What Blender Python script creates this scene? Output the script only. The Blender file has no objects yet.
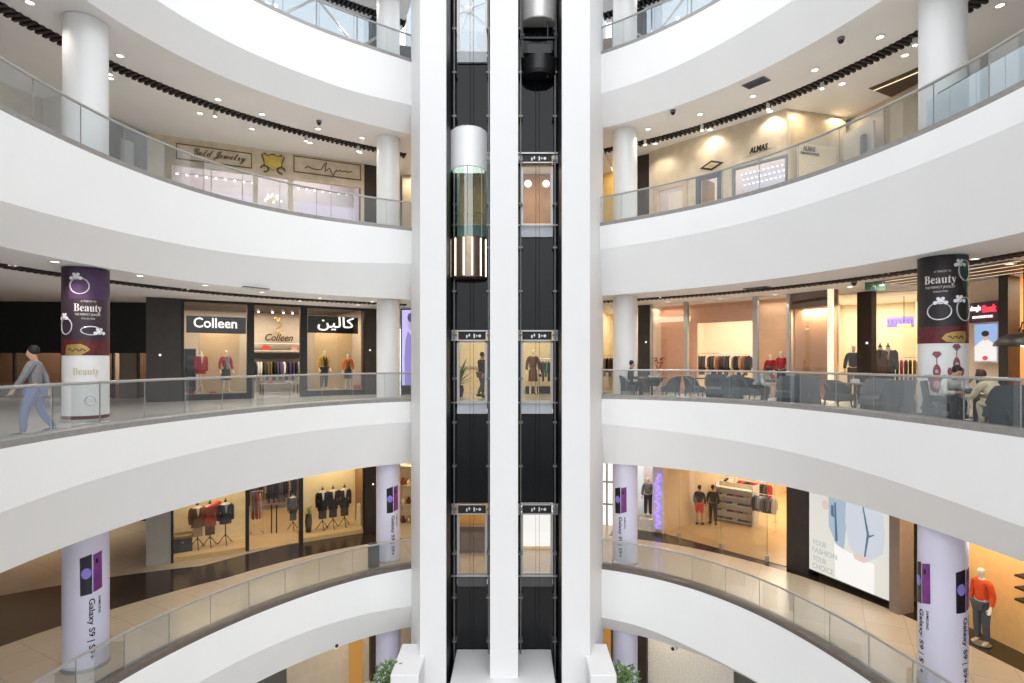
import bpy, math, random
import numpy as np
from mathutils import Vector, Matrix
random.seed(7)
SC = bpy.context.scene
COL = SC.collection
PI = math.pi
# ---------------------------------------------------------------- camera geometry
F, CX, Y0, EYE = 572.0, 512.0, 360.0, 1.47
cam = bpy.data.cameras.new('camera'); cam.sensor_width = 36; cam.lens = F/1024*36
cam.shift_y = (Y0-341.5)/1024; cam.clip_start = .05; cam.clip_end = 400
camo = bpy.data.objects.new('camera', cam); COL.objects.link(camo)
camo.location = (0, 0, EYE); camo.rotation_euler = (PI/2, 0, 0)
SC.camera = camo
SC.view_settings.view_transform = 'Standard'
SC.view_settings.look = 'None'
SC.view_settings.exposure = 0

def zat(y, d): return EYE+(Y0-y)*d/F
def P(u, d, z=0): return Vector(((u-CX)/F*d, d, z))

# ---------------------------------------------------------------- materials
M = {}
def nodes(name):
    m = bpy.data.materials.new(name); m.use_nodes = True
    nt = m.node_tree; b = nt.nodes['Principled BSDF']
    return m, nt, b
def mat(name, col, rough=.5, metal=0, emit=0, ecol=None, noise=0.0, nscale=6, spec=None, coat=0):
    if name in M: return M[name]
    m, nt, b = nodes(name)
    c = (*col, 1)
    b.inputs['Roughness'].default_value = rough
    b.inputs['Metallic'].default_value = metal
    if spec is not None: b.inputs['Specular IOR Level'].default_value = spec
    if coat: b.inputs['Coat Weight'].default_value = coat
    b.inputs['Base Color'].default_value = c
    if noise:
        tc = nt.nodes.new('ShaderNodeTexCoord'); nz = nt.nodes.new('ShaderNodeTexNoise')
        nz.inputs['Scale'].default_value = nscale; nz.inputs['Detail'].default_value = 4
        cr = nt.nodes.new('ShaderNodeValToRGB')
        cr.color_ramp.elements[0].position = .3; cr.color_ramp.elements[1].position = .7
        cr.color_ramp.elements[0].color = (*[max(0, x*(1-noise)) for x in col], 1)
        cr.color_ramp.elements[1].color = (*[min(1, x*(1+noise)) for x in col], 1)
        nt.links.new(tc.outputs['Object'], nz.inputs['Vector'])
        nt.links.new(nz.outputs['Fac'], cr.inputs['Fac'])
        nt.links.new(cr.outputs['Color'], b.inputs['Base Color'])
    if emit:
        b.inputs['Emission Color'].default_value = (*(ecol or col), 1)
        b.inputs['Emission Strength'].default_value = emit
    M[name] = m; return m
def glass(name, tint, refl=.06, rough=0.0, opac=0.0, ocol=(.8, .85, .9)):
    """architectural sheet glass: a tinted clear pane with a fresnel reflection"""
    if name in M: return M[name]
    m = bpy.data.materials.new(name); m.use_nodes = True; nt = m.node_tree; nt.nodes.clear()
    out = nt.nodes.new('ShaderNodeOutputMaterial'); tr = nt.nodes.new('ShaderNodeBsdfTransparent')
    gl = nt.nodes.new('ShaderNodeBsdfGlossy'); mx = nt.nodes.new('ShaderNodeMixShader')
    lw = nt.nodes.new('ShaderNodeLayerWeight'); mp = nt.nodes.new('ShaderNodeMapRange')
    lw.inputs['Blend'].default_value = .25
    mp.inputs['From Min'].default_value = 0; mp.inputs['From Max'].default_value = 1
    mp.inputs['To Min'].default_value = refl; mp.inputs['To Max'].default_value = .38
    nt.links.new(lw.outputs['Facing'], mp.inputs['Value'])
    tr.inputs['Color'].default_value = (*tint, 1); gl.inputs['Roughness'].default_value = rough
    gl.inputs['Color'].default_value = (.9, .9, .9, 1)
    nt.links.new(mp.outputs['Result'], mx.inputs['Fac'])
    base = tr
    if opac:
        df = nt.nodes.new('ShaderNodeBsdfDiffuse'); df.inputs['Color'].default_value = (*ocol, 1)
        m2 = nt.nodes.new('ShaderNodeMixShader'); m2.inputs['Fac'].default_value = opac
        nt.links.new(tr.outputs[0], m2.inputs[1]); nt.links.new(df.outputs[0], m2.inputs[2]); base = m2
    nt.links.new(base.outputs[0], mx.inputs[1]); nt.links.new(gl.outputs[0], mx.inputs[2])
    nt.links.new(mx.outputs[0], out.inputs['Surface'])
    M[name] = m; return m
def tile_mat(name, c1, c2, mortar, size, rough=.18, ms=.006):
    if name in M: return M[name]
    m, nt, b = nodes(name)
    tc = nt.nodes.new('ShaderNodeTexCoord'); br = nt.nodes.new('ShaderNodeTexBrick'); mp = nt.nodes.new('ShaderNodeMapping')
    mp.inputs['Rotation'].default_value = (0, 0, .5)
    br.offset = 0; br.inputs['Scale'].default_value = 1
    br.inputs['Brick Width'].default_value = size; br.inputs['Row Height'].default_value = size
    br.inputs['Mortar Size'].default_value = ms
    br.inputs['Color1'].default_value = (*c1, 1); br.inputs['Color2'].default_value = (*c2, 1); br.inputs['Mortar'].default_value = (*mortar, 1)
    nt.links.new(tc.outputs['Object'], mp.inputs['Vector']); nt.links.new(mp.outputs['Vector'], br.inputs['Vector'])
    nt.links.new(br.outputs['Color'], b.inputs['Base Color']); b.inputs['Roughness'].default_value = rough
    M[name] = m; return m
WHITE = mat('white_paint', (.88, .88, .88), .45, noise=.012, nscale=.6)
PLAST = mat('white_plaster_tower', (.77, .77, .78), .5, noise=.012, nscale=.5)
CEIL = mat('ceiling_paint', (.88, .875, .87), .6, noise=.02, nscale=.8)
SLOT = mat('dark_slot', (.035, .028, .026), .7, noise=.2, nscale=8)
STEEL = mat('brushed_steel', (.50, .49, .47), .38, .75, noise=.08, nscale=20)
CURB = mat('curb_metal', (.33, .315, .30), .42, .35, noise=.1, nscale=8)
CHROME = mat('chrome', (.75, .75, .76), .15, 1, noise=.03, nscale=10)
DKBROWN = mat('dark_brown_panel', (.030, .022, .019), .45, noise=.2, nscale=3)
BLACK = mat('black_panel', (.006, .0055, .0055), .45, noise=.2, nscale=4)
BLACKG = mat('black_shaft_glass', (.008, .009, .011), .04, noise=.1, nscale=1, spec=.28)
BEIGE = mat('beige_panel', (.58, .49, .38), .55, noise=.06, nscale=3)
CREAM = mat('cream_wall', (.80, .70, .52), .6, noise=.04, nscale=2)
MARBLE = mat('beige_marble', (.62, .53, .39), .28, noise=.14, nscale=2.2)
GREYWALL = mat('grey_stone_pier', (.42, .40, .36), .5, noise=.06, nscale=3)
GOLD = mat('gold', (.75, .55, .18), .3, .9, noise=.1, nscale=20)
RAILGL = glass('rail_glass', (.90, .92, .92), .02, opac=.035, ocol=(.78,.81,.83))  # thin diffuse veil mixed in for the pale sky reflection
SHOPGL = glass('shop_glass', (.95, .95, .94), .02)
CARGL = glass('lift_car_glass', (.72, .83, .80), .10)
CURTGL = glass('curtain_glass', (.29, .335, .385), .05)
T_L3 = tile_mat('floor_tile_grey', (.52, .50, .47), (.55, .53, .50), (.40, .38, .36), .9)
T_L2 = tile_mat('floor_tile_beige', (.54, .45, .34), (.58, .48, .37), (.36, .29, .21), 1.0)
T_DK = tile_mat('floor_dark_stone', (.030, .020, .016), (.038, .026, .020), (.02, .014, .012), .8, .17)
SHOPFL = tile_mat('floor_shop_wood', (.62, .44, .22), (.66, .47, .25), (.5, .34, .17), 1.2, .22)

def emit(name, col, s): return mat(name, tuple(v*.25 for v in col), .5, emit=s, ecol=col)
LAMPM = emit('lamp_glow', (1.0, .91, .78), 5)
SIGNW = emit('sign_white_glow', (1, .97, .93), 1.4)

def c8_(*q): return tuple(((v/255+.055)/1.055)**2.4 for v in q)
# ---------------------------------------------------------------- mesh building
class MB:
    def __init__(s): s.v = []; s.f = []; s.m = []; s.cur = 0
    def mi(s, i): s.cur = i; return s
    def add(s, vs, fs):
        o = len(s.v); s.v += [tuple(p) for p in vs]
        for q in fs: s.f.append(tuple(i+o for i in q)); s.m.append(s.cur)
        return s
    def box(s, x0, x1, y0, y1, z0, z1):
        return s.add([(x0,y0,z0),(x1,y0,z0),(x1,y1,z0),(x0,y1,z0),(x0,y0,z1),(x1,y0,z1),(x1,y1,z1),(x0,y1,z1)],
                     [(0,3,2,1),(4,5,6,7),(0,1,5,4),(1,2,6,5),(2,3,7,6),(3,0,4,7)])
    def bbox(s, x0, x1, y0, y1, z0, z1, b=.01):
        """box with chamfered vertical edges and top"""
        pts = [(x0+b,y0),(x1-b,y0),(x1,y0+b),(x1,y1-b),(x1-b,y1),(x0+b,y1),(x0,y1-b),(x0,y0+b)]
        cx, cy = (x0+x1)/2, (y0+y1)/2
        def sh(k): return [(p[0]+(cx-p[0])*k/max(abs(x1-x0)/2,1e-6), p[1]+(cy-p[1])*k/max(abs(y1-y0)/2,1e-6)) for p in pts]
        r = [[(p[0],p[1],z0) for p in pts],[(p[0],p[1],z1-b) for p in pts],[(p[0],p[1],z1) for p in sh(b)]]
        return s.loft(r, True, True)
    def loft(s, rings, cap0=True, cap1=True, closed=True):
        n = len(rings[0]); vs = [p for r in rings for p in r]; fs = []
        for k in range(len(rings)-1):
            for i in range(n if closed else n-1):
                j = (i+1) % n
                fs.append((k*n+i, k*n+j, (k+1)*n+j, (k+1)*n+i))
        if cap0: fs.append(tuple(range(n))[::-1])
        if cap1: fs.append(tuple((len(rings)-1)*n+i for i in range(n)))
        return s.add(vs, fs)
    def cyl(s, p0, p1, r0, r1=None, n=12, cap=True):
        r1 = r0 if r1 is None else r1
        p0, p1 = Vector(p0), Vector(p1); d = (p1-p0).normalized()
        a = d.orthogonal().normalized(); b = d.cross(a)
        R = [[p+(a*math.cos(2*PI*i/n)+b*math.sin(2*PI*i/n))*r for i in range(n)] for p, r in ((p0,r0),(p1,r1))]
        return s.loft(R, cap, cap)
    def tube(s, pts, r, n=6):
        pts = [Vector(p) for p in pts]; R = []; a = None
        for i, p in enumerate(pts):
            d = (pts[min(i+1,len(pts)-1)]-pts[max(i-1,0)]).normalized()
            if a is None: a = d.orthogonal().normalized()
            a = (a-d*a.dot(d)).normalized(); b = d.cross(a)
            rr = r[i] if isinstance(r, (list, tuple)) else r
            R.append([p+(a*math.cos(2*PI*k/n)+b*math.sin(2*PI*k/n))*rr for k in range(n)])
        return s.loft(R)
    def lathe(s, prof, c=(0,0,0), n=20, a0=0, a1=2*PI, cap=True):
        full = abs(a1-a0-2*PI) < 1e-6
        R = []
        for r, z in prof:
            R.append([(c[0]+r*math.cos(a0+(a1-a0)*i/(n if full else n-1)), c[1]+r*math.sin(a0+(a1-a0)*i/(n if full else n-1)), c[2]+z) for i in range(n)])
        return s.loft(R, cap, cap, full)
    def ell(s, c, rx, ry, rz, n=12, m=8):
        R = []
        for k in range(1, m):
            t = -PI/2+PI*k/m
            R.append([(c[0]+rx*math.cos(t)*math.cos(2*PI*i/n), c[1]+ry*math.cos(t)*math.sin(2*PI*i/n), c[2]+rz*math.sin(t)) for i in range(n)])
        return s.loft(R)
    def prism(s, poly, z0, z1):
        return s.loft([[(x,y,z0) for x,y in poly],[(x,y,z1) for x,y in poly]])
    def plate(s, poly, y0, y1):
        """polygon in the x-z plane, thickness along y"""
        return s.loft([[(x,y0,z) for x,z in poly],[(x,y1,z) for x,z in poly]])
    def quad(s, a, b, c, d): return s.add([a,b,c,d], [(0,1,2,3)])
    def xf(s, mtx, start=0):
        s.v = s.v[:start]+[tuple(mtx @ Vector(p)) for p in s.v[start:]]; return s
    def fn(s, g, start=0):
        s.v = s.v[:start]+[tuple(g(*p)) for p in s.v[start:]]; return s
    def text(s, body, size, place, ext=.012, bold=0.0, width=None, align='CENTER', italic=0.0):
        """place(x, y, z): x along the text, y up, z towards the reader"""
        vs, fs = text_geo(body, bold, italic)
        w = max(p[0] for p in vs)-min(p[0] for p in vs); k = size
        sx = width/(w) if width else k
        x0 = min(p[0] for p in vs); off = {'CENTER': w/2, 'LEFT': 0}[align]
        vs2 = [place((p[0]-x0-off)*sx, p[1]*k, (ext if p[2] > 0 else 0)) for p in vs]
        return s.add(vs2, fs)
    def build(s, name, mats, parent=None, loc=None, rot=None, smooth=False):
        me = bpy.data.meshes.new(name); me.from_pydata(s.v, [], s.f)
        if not isinstance(mats, (list, tuple)): mats = [mats]
        for m in mats: me.materials.append(m)
        if len(mats) > 1: me.polygons.foreach_set('material_index', s.m)
        if smooth:
            me.polygons.foreach_set('use_smooth', [True]*len(me.polygons))
            try: me.set_sharp_from_angle(angle=math.radians(40))
            except Exception: pass
        me.update()
        o = bpy.data.objects.new(name, me); COL.objects.link(o)
        if parent: o.parent = parent
        if loc is not None: o.location = loc
        if rot is not None: o.rotation_euler = (0, 0, rot)
        return o
_tx = {}
def text_geo(body, bold, italic):
    key = (body, bold, italic)
    if key in _tx: return _tx[key]
    c = bpy.data.curves.new('t', 'FONT'); c.body = body; c.size = 1; c.extrude = .05; c.offset = bold; c.shear = italic
    c.resolution_u = 3
    o = bpy.data.objects.new('t', c); COL.objects.link(o)
    dg = bpy.context.evaluated_depsgraph_get(); me = bpy.data.meshes.new_from_object(o.evaluated_get(dg))
    r = ([tuple(v.co) for v in me.vertices], [tuple(p.vertices) for p in me.polygons])
    bpy.data.objects.remove(o); bpy.data.curves.remove(c); bpy.data.meshes.remove(me)
    _tx[key] = r; return r

ORD = ['first','second','third','fourth','fifth','sixth','seventh','eighth','ninth','tenth','eleventh','twelfth','thirteenth','fourteenth','fifteenth','sixteenth','seventeenth','eighteenth','nineteenth','twentieth','twenty-first','twenty-second','twenty-third','twenty-fourth']
def tag(o, label, cat, group=None, kind=None):
    o['label'] = label; o['category'] = cat
    if group: o['group'] = group
    if kind: o['kind'] = kind
    return o
def struct(o): o['kind'] = 'structure'; return o
def thing(name, label, cat, loc=(0,0,0), rot=0, group=None):
    o = bpy.data.objects.new(name, None); COL.objects.link(o); o.empty_display_size = .1
    o.location = loc; o.rotation_euler = (0, 0, rot)
    return tag(o, label, cat, group)
def dup(root, loc, rot, label, group=None, parent=None):
    r = root.copy(); COL.objects.link(r); r.location = loc; r.rotation_euler = (0, 0, rot); r['label'] = label
    if group: r['group'] = group
    for ch in list(root.children):
        c = ch.copy(); COL.objects.link(c); c.parent = r
        for g in list(ch.children):
            d = g.copy(); COL.objects.link(d); d.parent = c
    return r
def area(loc, size, energy, col=(1,.86,.66), rot=(0,0,0), sy=None):
    l = bpy.data.lights.new('area_lamp', 'AREA'); l.energy = energy; l.color = col; l.size = size
    if sy: l.shape = 'RECTANGLE'; l.size_y = sy
    o = bpy.data.objects.new('area_lamp', l); COL.objects.link(o); o.location = loc; o.rotation_euler = rot; return o
def spot(loc, energy, col=(1,.88,.70), ang=110, rad=.06):
    l = bpy.data.lights.new('spot_lamp', 'SPOT'); l.energy = energy; l.color = col; l.spot_size = math.radians(ang); l.spot_blend = .7; l.shadow_soft_size = rad
    o = bpy.data.objects.new('spot_lamp', l); COL.objects.link(o); o.location = loc; return o

# ---------------------------------------------------------------- the gallery rims, measured level by level
ZF = {('L',6):18.1,('L',5):12.05,('L',4):6.03,('L',3):-.02,('L',2):-5.97,('L',1):-12.0,
      ('R',6):18.2,('R',5):12.2,('R',4):6.12,('R',3):.10,('R',2):-5.93,('R',1):-12.0}
ZC = {('L',6):15.0,('L',5):9.69,('L',4):3.66,('L',3):-2.32,('L',2):-8.28,
      ('R',6):15.2,('R',5):9.82,('R',4):3.76,('R',3):-2.27,('R',2):-8.25}
RIM = {('L',5):[(264,4),(287,14.6),(318,30),(349,42),(377,51.8),(409,61)],
('L',4):[(70,146.8),(109,159.5),(146.5,173.2),(200,193.8),(258,208.9),(307,217.5),(376,226.5),(410,231)],
('L',3):[(0,449.8),(58.6,437.6),(117,429.3),(150,425.3),(198.6,418.3),(280,409.8),(338,405.1),(410,401.5)],
('L',2):[(168,659),(200,640.6),(243,618.5),(286,602),(329,588),(372,576.6),(410.5,568.7)],
('R',5):[(602.5,53.7),(627,46),(648.7,36.5),(681,22.6),(702.4,11.8)],
('R',4):[(602.5,225.6),(638,220.2),(681,211.6),(724,202),(767,190.8),(815,176.2),(857.7,162.3),(911.4,138.7),(954.4,119.3),(993,101),(1024,84.9)],
('R',3):[(602.5,398.8),(663,400.5),(740,404.2),(803,410.3),(880,416.8),(918,424),(962,429.8),(1024,438.6)],
('R',2):[(602.5,569.4),(638,574.8),(681,585.5),(724,601.2),(767,620),(815,643)]}
CRE = {('L',5):[(265,58.6),(318,79),(357,92.8),(410,104.5)],
('L',4):[(0,200.5),(39,211.3),(97.7,227),(144.5,237.7),(200,247.4),(263.8,256.3),(309,261.2),(373,263.8),(410,263)],
('L',3):[(0,513),(64.5,490.5),(129,469),(200,451.6),(243,441.9),(307,431.8),(411,422.1)],
('L',2):[(243,659),(286,639.6),(329,623.9),(372,612.7),(410,606.7)],
('R',5):[(602.5,92.8),(638,82.7),(681,63.4),(724,41.9),(767,17.2),(788,3.2)],
('R',4):[(602.5,248.8),(659.5,240.6),(724,227.8),(767,216),(815,202),(868.5,183.8),(933,160),(997.4,132),(1024,120.4)],
('R',3):[(600,423.6),(681,432.6),(724,439),(777.6,449.8),(815,457.3),(890,480),(933,495.2),(976,509),(1024,528.5)],
('R',2):[(602.5,617.8),(638,625.3),(681,643.5),(713,658.6)]}
BOT = {('L',5):[(263.4,91),(318,110),(357,119.5),(408,131)],
('L',4):[(0,247.4),(39,256.2),(78,265),(117,271.8),(180,280.6),(244.5,288),(309,294.5),(377.7,298.8),(410,298.5)],
('L',3):[(0,579.6),(60,553.9),(111.7,534.5),(167.6,515.2),(220,500.6),(264.5,489.2),(307,481.2),(350,474.1),(410,467)],
('L',2):[(329,656.8),(350,649.2),(382.6,640),(410.5,633)],
('R',5):[(602.5,123.5),(648.7,111.7),(702.4,92.4),(745.4,74),(777.6,58),(815,37.6),(847,20.4),(875,0)],
('R',4):[(602.5,295.8),(636.8,293),(690,287),(771,275.2),(874,260),(932.6,246.6),(976.5,235.2),(1024,224.2)],
('R',3):[(602.5,465),(638,468),(681,473.5),(724,480),(767,488.5),(815,500.3),(847,511.3),(894,525.3),(933,539.2),(965,552),(997,566),(1024,573.5)],
('R',2):[(602.5,633.9),(627,640.3),(659.5,652),(681,659.6)]}
EXT = {'L':[(-9.35,10.6),(-9.2,9.0),(-8.7,7.0),(-7.7,5.2)], 'R':[(8.75,9.2),(8.65,8.0),(8.2,6.5),(7.4,5.0)]}
C0 = (0.0, 11.8)
NS = 90
def pol(x, y): return math.atan2(x-C0[0], y-C0[1]), math.hypot(x-C0[0], y-C0[1])
class Rim: pass
RR = {}
for sd in 'LR':
    for lv in (6,5,4,3,2,1):
        R = Rim(); R.zf = ZF[sd,lv]; R.zc = ZC.get((sd,lv), -12.3); sg = -1 if sd == 'L' else 1
        src = lv if (sd,lv) in RIM else {6:5,1:2}[lv]
        z = ZF[sd,src]
        pts = []
        for u, y in RIM[sd,src]:
            d = F*(z-EYE)/(Y0-y); pts.append(pol((u-CX)/F*d, d))
        nm = len(pts)
        ex = EXT[sd] if lv != 3 or sd == 'R' else [(-8.3,8.0),(-7.9,6.6),(-7.2,5.0)]
        if sd == 'R' and lv == 3: ex = [(9.2,9.0),(9.0,8.0),(8.5,6.5),(7.6,5.0)]
        if src in (5,2):
            o4 = RIM[sd,4]
            for u, y in o4:
                d = F*(ZF[sd,4]-EYE)/(Y0-y); a, r = pol((u-CX)/F*d, d)
                if abs(a) > max(abs(p[0]) for p in pts[:nm])+.08: pts.append((a, r))
        pts += [pol(*e) for e in ex]
        A = np.array([p[0]*sg for p in pts]); Rd = np.array([p[1] for p in pts])
        co = np.polyfit(A, Rd, 5)
        t0 = math.atan2(3.3 if sd == 'L' else 2.85, 8.55); t1 = A.max()
        R.th = np.linspace(t0, t1, NS); R.r = np.polyval(co, R.th); R.sg = sg
        def frac(tbl, R=R, z=z):
            return [(u, y) for u, y in tbl]
        # crease as a fraction of the slab face, by angle
        zc_s = ZC[sd,src]
        rimu = np.array([CX+F*(sg*r*math.sin(t))/(C0[1]+r*math.cos(t)) for t, r in zip(R.th, R.r)])
        order = np.argsort(rimu)
        fa = []
        for u, y in CRE[sd,src]:
            t = np.interp(u, rimu[order], R.th[order]); r = np.polyval(co, t); d = C0[1]+r*math.cos(t)
            fa.append((t, min(.9, max(.1, (z-zat(y, d))/(z-zc_s)))))
        fa.sort(); ft = np.array([p[0] for p in fa]); fv = np.array([p[1] for p in fa])
        R.fr = np.interp(R.th, ft, np.polyval(np.polyfit(ft, fv, 3), ft))
        k9 = np.ones(9)/9; R.fr = np.convolve(np.pad(R.fr, 4, mode='edge'), k9, mode='valid')
        ba = []
        for u, y in BOT[sd,src]:
            d = F*(zc_s-EYE)/(Y0-y); a, r = pol((u-CX)/F*d, d); ba.append((abs(a), r-np.polyval(co, abs(a))))
        R.bo = .5; R.bdbg = ba
        RR[sd,lv] = R
def rim_xy(sd, lv, i, off):
    R = RR[sd,lv]; r = R.r[i]+off; t = R.th[i]
    return (R.sg*r*math.sin(t), C0[1]+r*math.cos(t))
def G(sd, lv, u, off):
    """world x, y where the sight line of column u meets the ring at this offset behind the rim"""
    R = RR[sd,lv]; te = np.linspace(-.25, R.th[0], 12)[:-1]
    th = np.concatenate([te, R.th]); r = np.concatenate([np.full(len(te), R.r[0]), R.r])+off
    x = R.sg*r*np.sin(th); y = C0[1]+r*np.cos(th); ok = y > .5
    uu = CX+F*x[ok]/y[ok]; o = np.argsort(uu)
    return float(np.interp(u, uu[o], x[ok][o])), float(np.interp(u, uu[o], y[ok][o]))
class Bay:
    """a straight stretch of shop front: local x to the right, y into the shop, z up from the gallery floor"""
    def __init__(s, sd, lv, u1, u2, off, off2=None, z=None):
        s.a = Vector(G(sd, lv, u1, off)); s.b = Vector(G(sd, lv, u2, off if off2 is None else off2))
        s.init(ZF[sd,lv] if z is None else z)
    def init(s, z):
        s.z = z; s.w = (s.b-s.a).length; s.t = (s.b-s.a)/s.w; s.n = Vector((-s.t.y, s.t.x)); s.rot = math.atan2(s.t.y, s.t.x)
    @property
    def loc(s): return Vector((s.a.x, s.a.y, s.z))
    def W(s, x, y, z=0): p = s.a+s.t*x+s.n*y; return Vector((p.x, p.y, s.z+z))
    def D(s, u, k=0):
        q = s.a+s.n*k; dx, dy = (u-CX)/F, 1.0
        return q.dot(s.n)/(dx*s.n.x+dy*s.n.y)
    def x(s, u, k=0):
        d = s.D(u, k); return (Vector(((u-CX)/F*d, d))-s.a-s.n*k).dot(s.t)
    def zz(s, u, y, k=0): return zat(y, s.D(u, k))-s.z
class Bay2(Bay):
    def __init__(s, a, b, z): s.a = Vector(a); s.b = Vector(b); s.init(z)
# ---------------------------------------------------------------- world and daylight
w = bpy.data.worlds.new('sky'); SC.world = w; w.use_nodes = True
nt = w.node_tree; bg = nt.nodes['Background']
tc = nt.nodes.new('ShaderNodeTexCoord'); sx = nt.nodes.new('ShaderNodeSeparateXYZ'); cr = nt.nodes.new('ShaderNodeValToRGB')
mr = nt.nodes.new('ShaderNodeMapRange'); mr.inputs['From Min'].default_value = -1; mr.inputs['From Max'].default_value = 1
nt.links.new(tc.outputs['Generated'], sx.inputs[0]); nt.links.new(sx.outputs['Z'], mr.inputs['Value']); nt.links.new(mr.outputs['Result'], cr.inputs['Fac'])
e = cr.color_ramp.elements; e[0].position = .40; e[0].color = (.17, .17, .175, 1); e[1].position = .62; e[1].color = (.96, .985, 1.01, 1)
nt.links.new(cr.outputs['Color'], bg.inputs['Color']); bg.inputs['Strength'].default_value = 2.4
sun = bpy.data.lights.new('sun', 'SUN'); sun.energy = .35; sun.angle = math.radians(25); sun.color = (1, .98, .95)
so = bpy.data.objects.new('sun', sun); COL.objects.link(so); so.rotation_euler = (math.radians(40), math.radians(8), 0)

# ---------------------------------------------------------------- balcony slabs, floors, ceilings, balustrades
SIDE = {'L':'left','R':'right'}
LVN = {6:'roof', 5:'top', 4:'upper', 3:'middle', 2:'lower', 1:'ground'}
def strip(mb, ringA, ringB):
    n = len(ringA); o = len(mb.v); mb.v += ringA+ringB
    for i in range(n-1):
        mb.f.append((o+i, o+i+1, o+n+i+1, o+n+i)); mb.m.append(mb.cur)
FAR = 22.0
for sd in 'LR':
    for lv in (6,5,4,3,2):
        R = RR[sd,lv]; S = SIDE[sd]; idx = range(NS)
        # the slab face: an upright band over a band that leans back, folded along a sweeping line
        top = [(*rim_xy(sd,lv,i,0), R.zf) for i in idx]
        cre = [(*rim_xy(sd,lv,i,0), R.zf-R.fr[i]*(R.zf-R.zc)) for i in idx]
        bot = [(*rim_xy(sd,lv,i,R.bo), R.zc) for i in idx]
        lip = [(*rim_xy(sd,lv,i,R.bo+.05), R.zc+.06) for i in idx]
        mb = MB(); strip(mb, top, cre); strip(mb, cre, bot); strip(mb, bot, lip)
        o_ = mb.build('wall_%s_balcony_face' % S, WHITE); o_.data.polygons.foreach_set('use_smooth', [True]*len(o_.data.polygons)); struct(o_)
        # floor on top, ceiling below
        if lv != 6:
            g1 = lambda i: 3.45+max(0,R.th[i]-.9)*2.4
            g2 = lambda i: 5.3+max(0,R.th[i]-.9)*10
            bands = {2:[(lambda i:0,g1,0),(g1,g2,1),(g2,lambda i:FAR,0)]}.get(lv, [(lambda i:0,lambda i:FAR,0)])
            if (sd,lv) == ('R',2): bands = [(lambda i:0,lambda i:3.9,0),(lambda i:3.9,lambda i:5.2,1),(lambda i:5.2,lambda i:FAR,0)]
            mb = MB()
            for a, b, k in bands:
                mb.mi(k); strip(mb, [(*rim_xy(sd,lv,i,a(i)), R.zf) for i in idx], [(*rim_xy(sd,lv,i,b(i)), R.zf) for i in idx])
            struct(mb.build('floor', [T_L2 if lv == 2 else T_L3, T_DK, SHOPFL]))
        # ceiling with a slot
        s0, s1 = 2.55, 2.95
        zc = R.zc+.04
        mb = MB()
        rg = lambda o, z: [(*rim_xy(sd,lv,i,o), z) for i in idx]
        strip(mb, rg(R.bo-.0, zc), rg(s0, zc)); strip(mb, rg(s1, zc), rg(FAR if lv != 6 else 3.3, zc))
        mb.mi(1); strip(mb, rg(s0, zc), rg(s0, zc+.35)); strip(mb, rg(s0, zc+.35), rg(s1, zc+.35)); strip(mb, rg(s1, zc+.35), rg(s1, zc))
        struct(mb.build('ceiling', [CEIL, SLOT]))
        # dark baffles across the slot
        mb = MB(); L = 0; last = None
        for k in range(260):
            t = R.th[0]+(R.th[-1]-R.th[0])*k/259
            if k > 200: break
            r0 = np.interp(t, R.th, R.r)
            q = [(R.sg*(r0+o)*math.sin(t+e_), C0[1]+(r0+o)*math.cos(t+e_)) for o, e_ in ((s0-.03,-.0035),(s1+.03,-.0035),(s1+.03,.0035),(s0-.03,.0035))]
            if k % 2 == 0: mb.prism(q, zc-.05, zc+.2)
        tag(mb.build('slot_diffuser', SLOT), 'curved dark air slot with baffles in the %s ceiling of the %s gallery' % (S, LVN[lv-1]), 'air vent')
    # solid back of each gallery far behind the shops, floors of the ground level
for sd in 'LR':
    for lv in (5,4,3,2,1):
        R = RR[sd,lv]; idx = range(NS)
        zt = RR[sd,lv+1].zc+.04
        mb = MB(); strip(mb, [(*rim_xy(sd,lv,i,FAR-.02), R.zf) for i in idx], [(*rim_xy(sd,lv,i,FAR-.02), zt) for i in idx])
        if lv != 5: struct(mb.build('wall_%s_back' % SIDE[sd], DKBROWN if sd == 'L' else CREAM))
mb = MB(); mb.quad((-30,-5,-12.02),(30,-5,-12.02),(30,45,-12.02),(-30,45,-12.02)); struct(mb.build('floor', T_L3))

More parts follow.
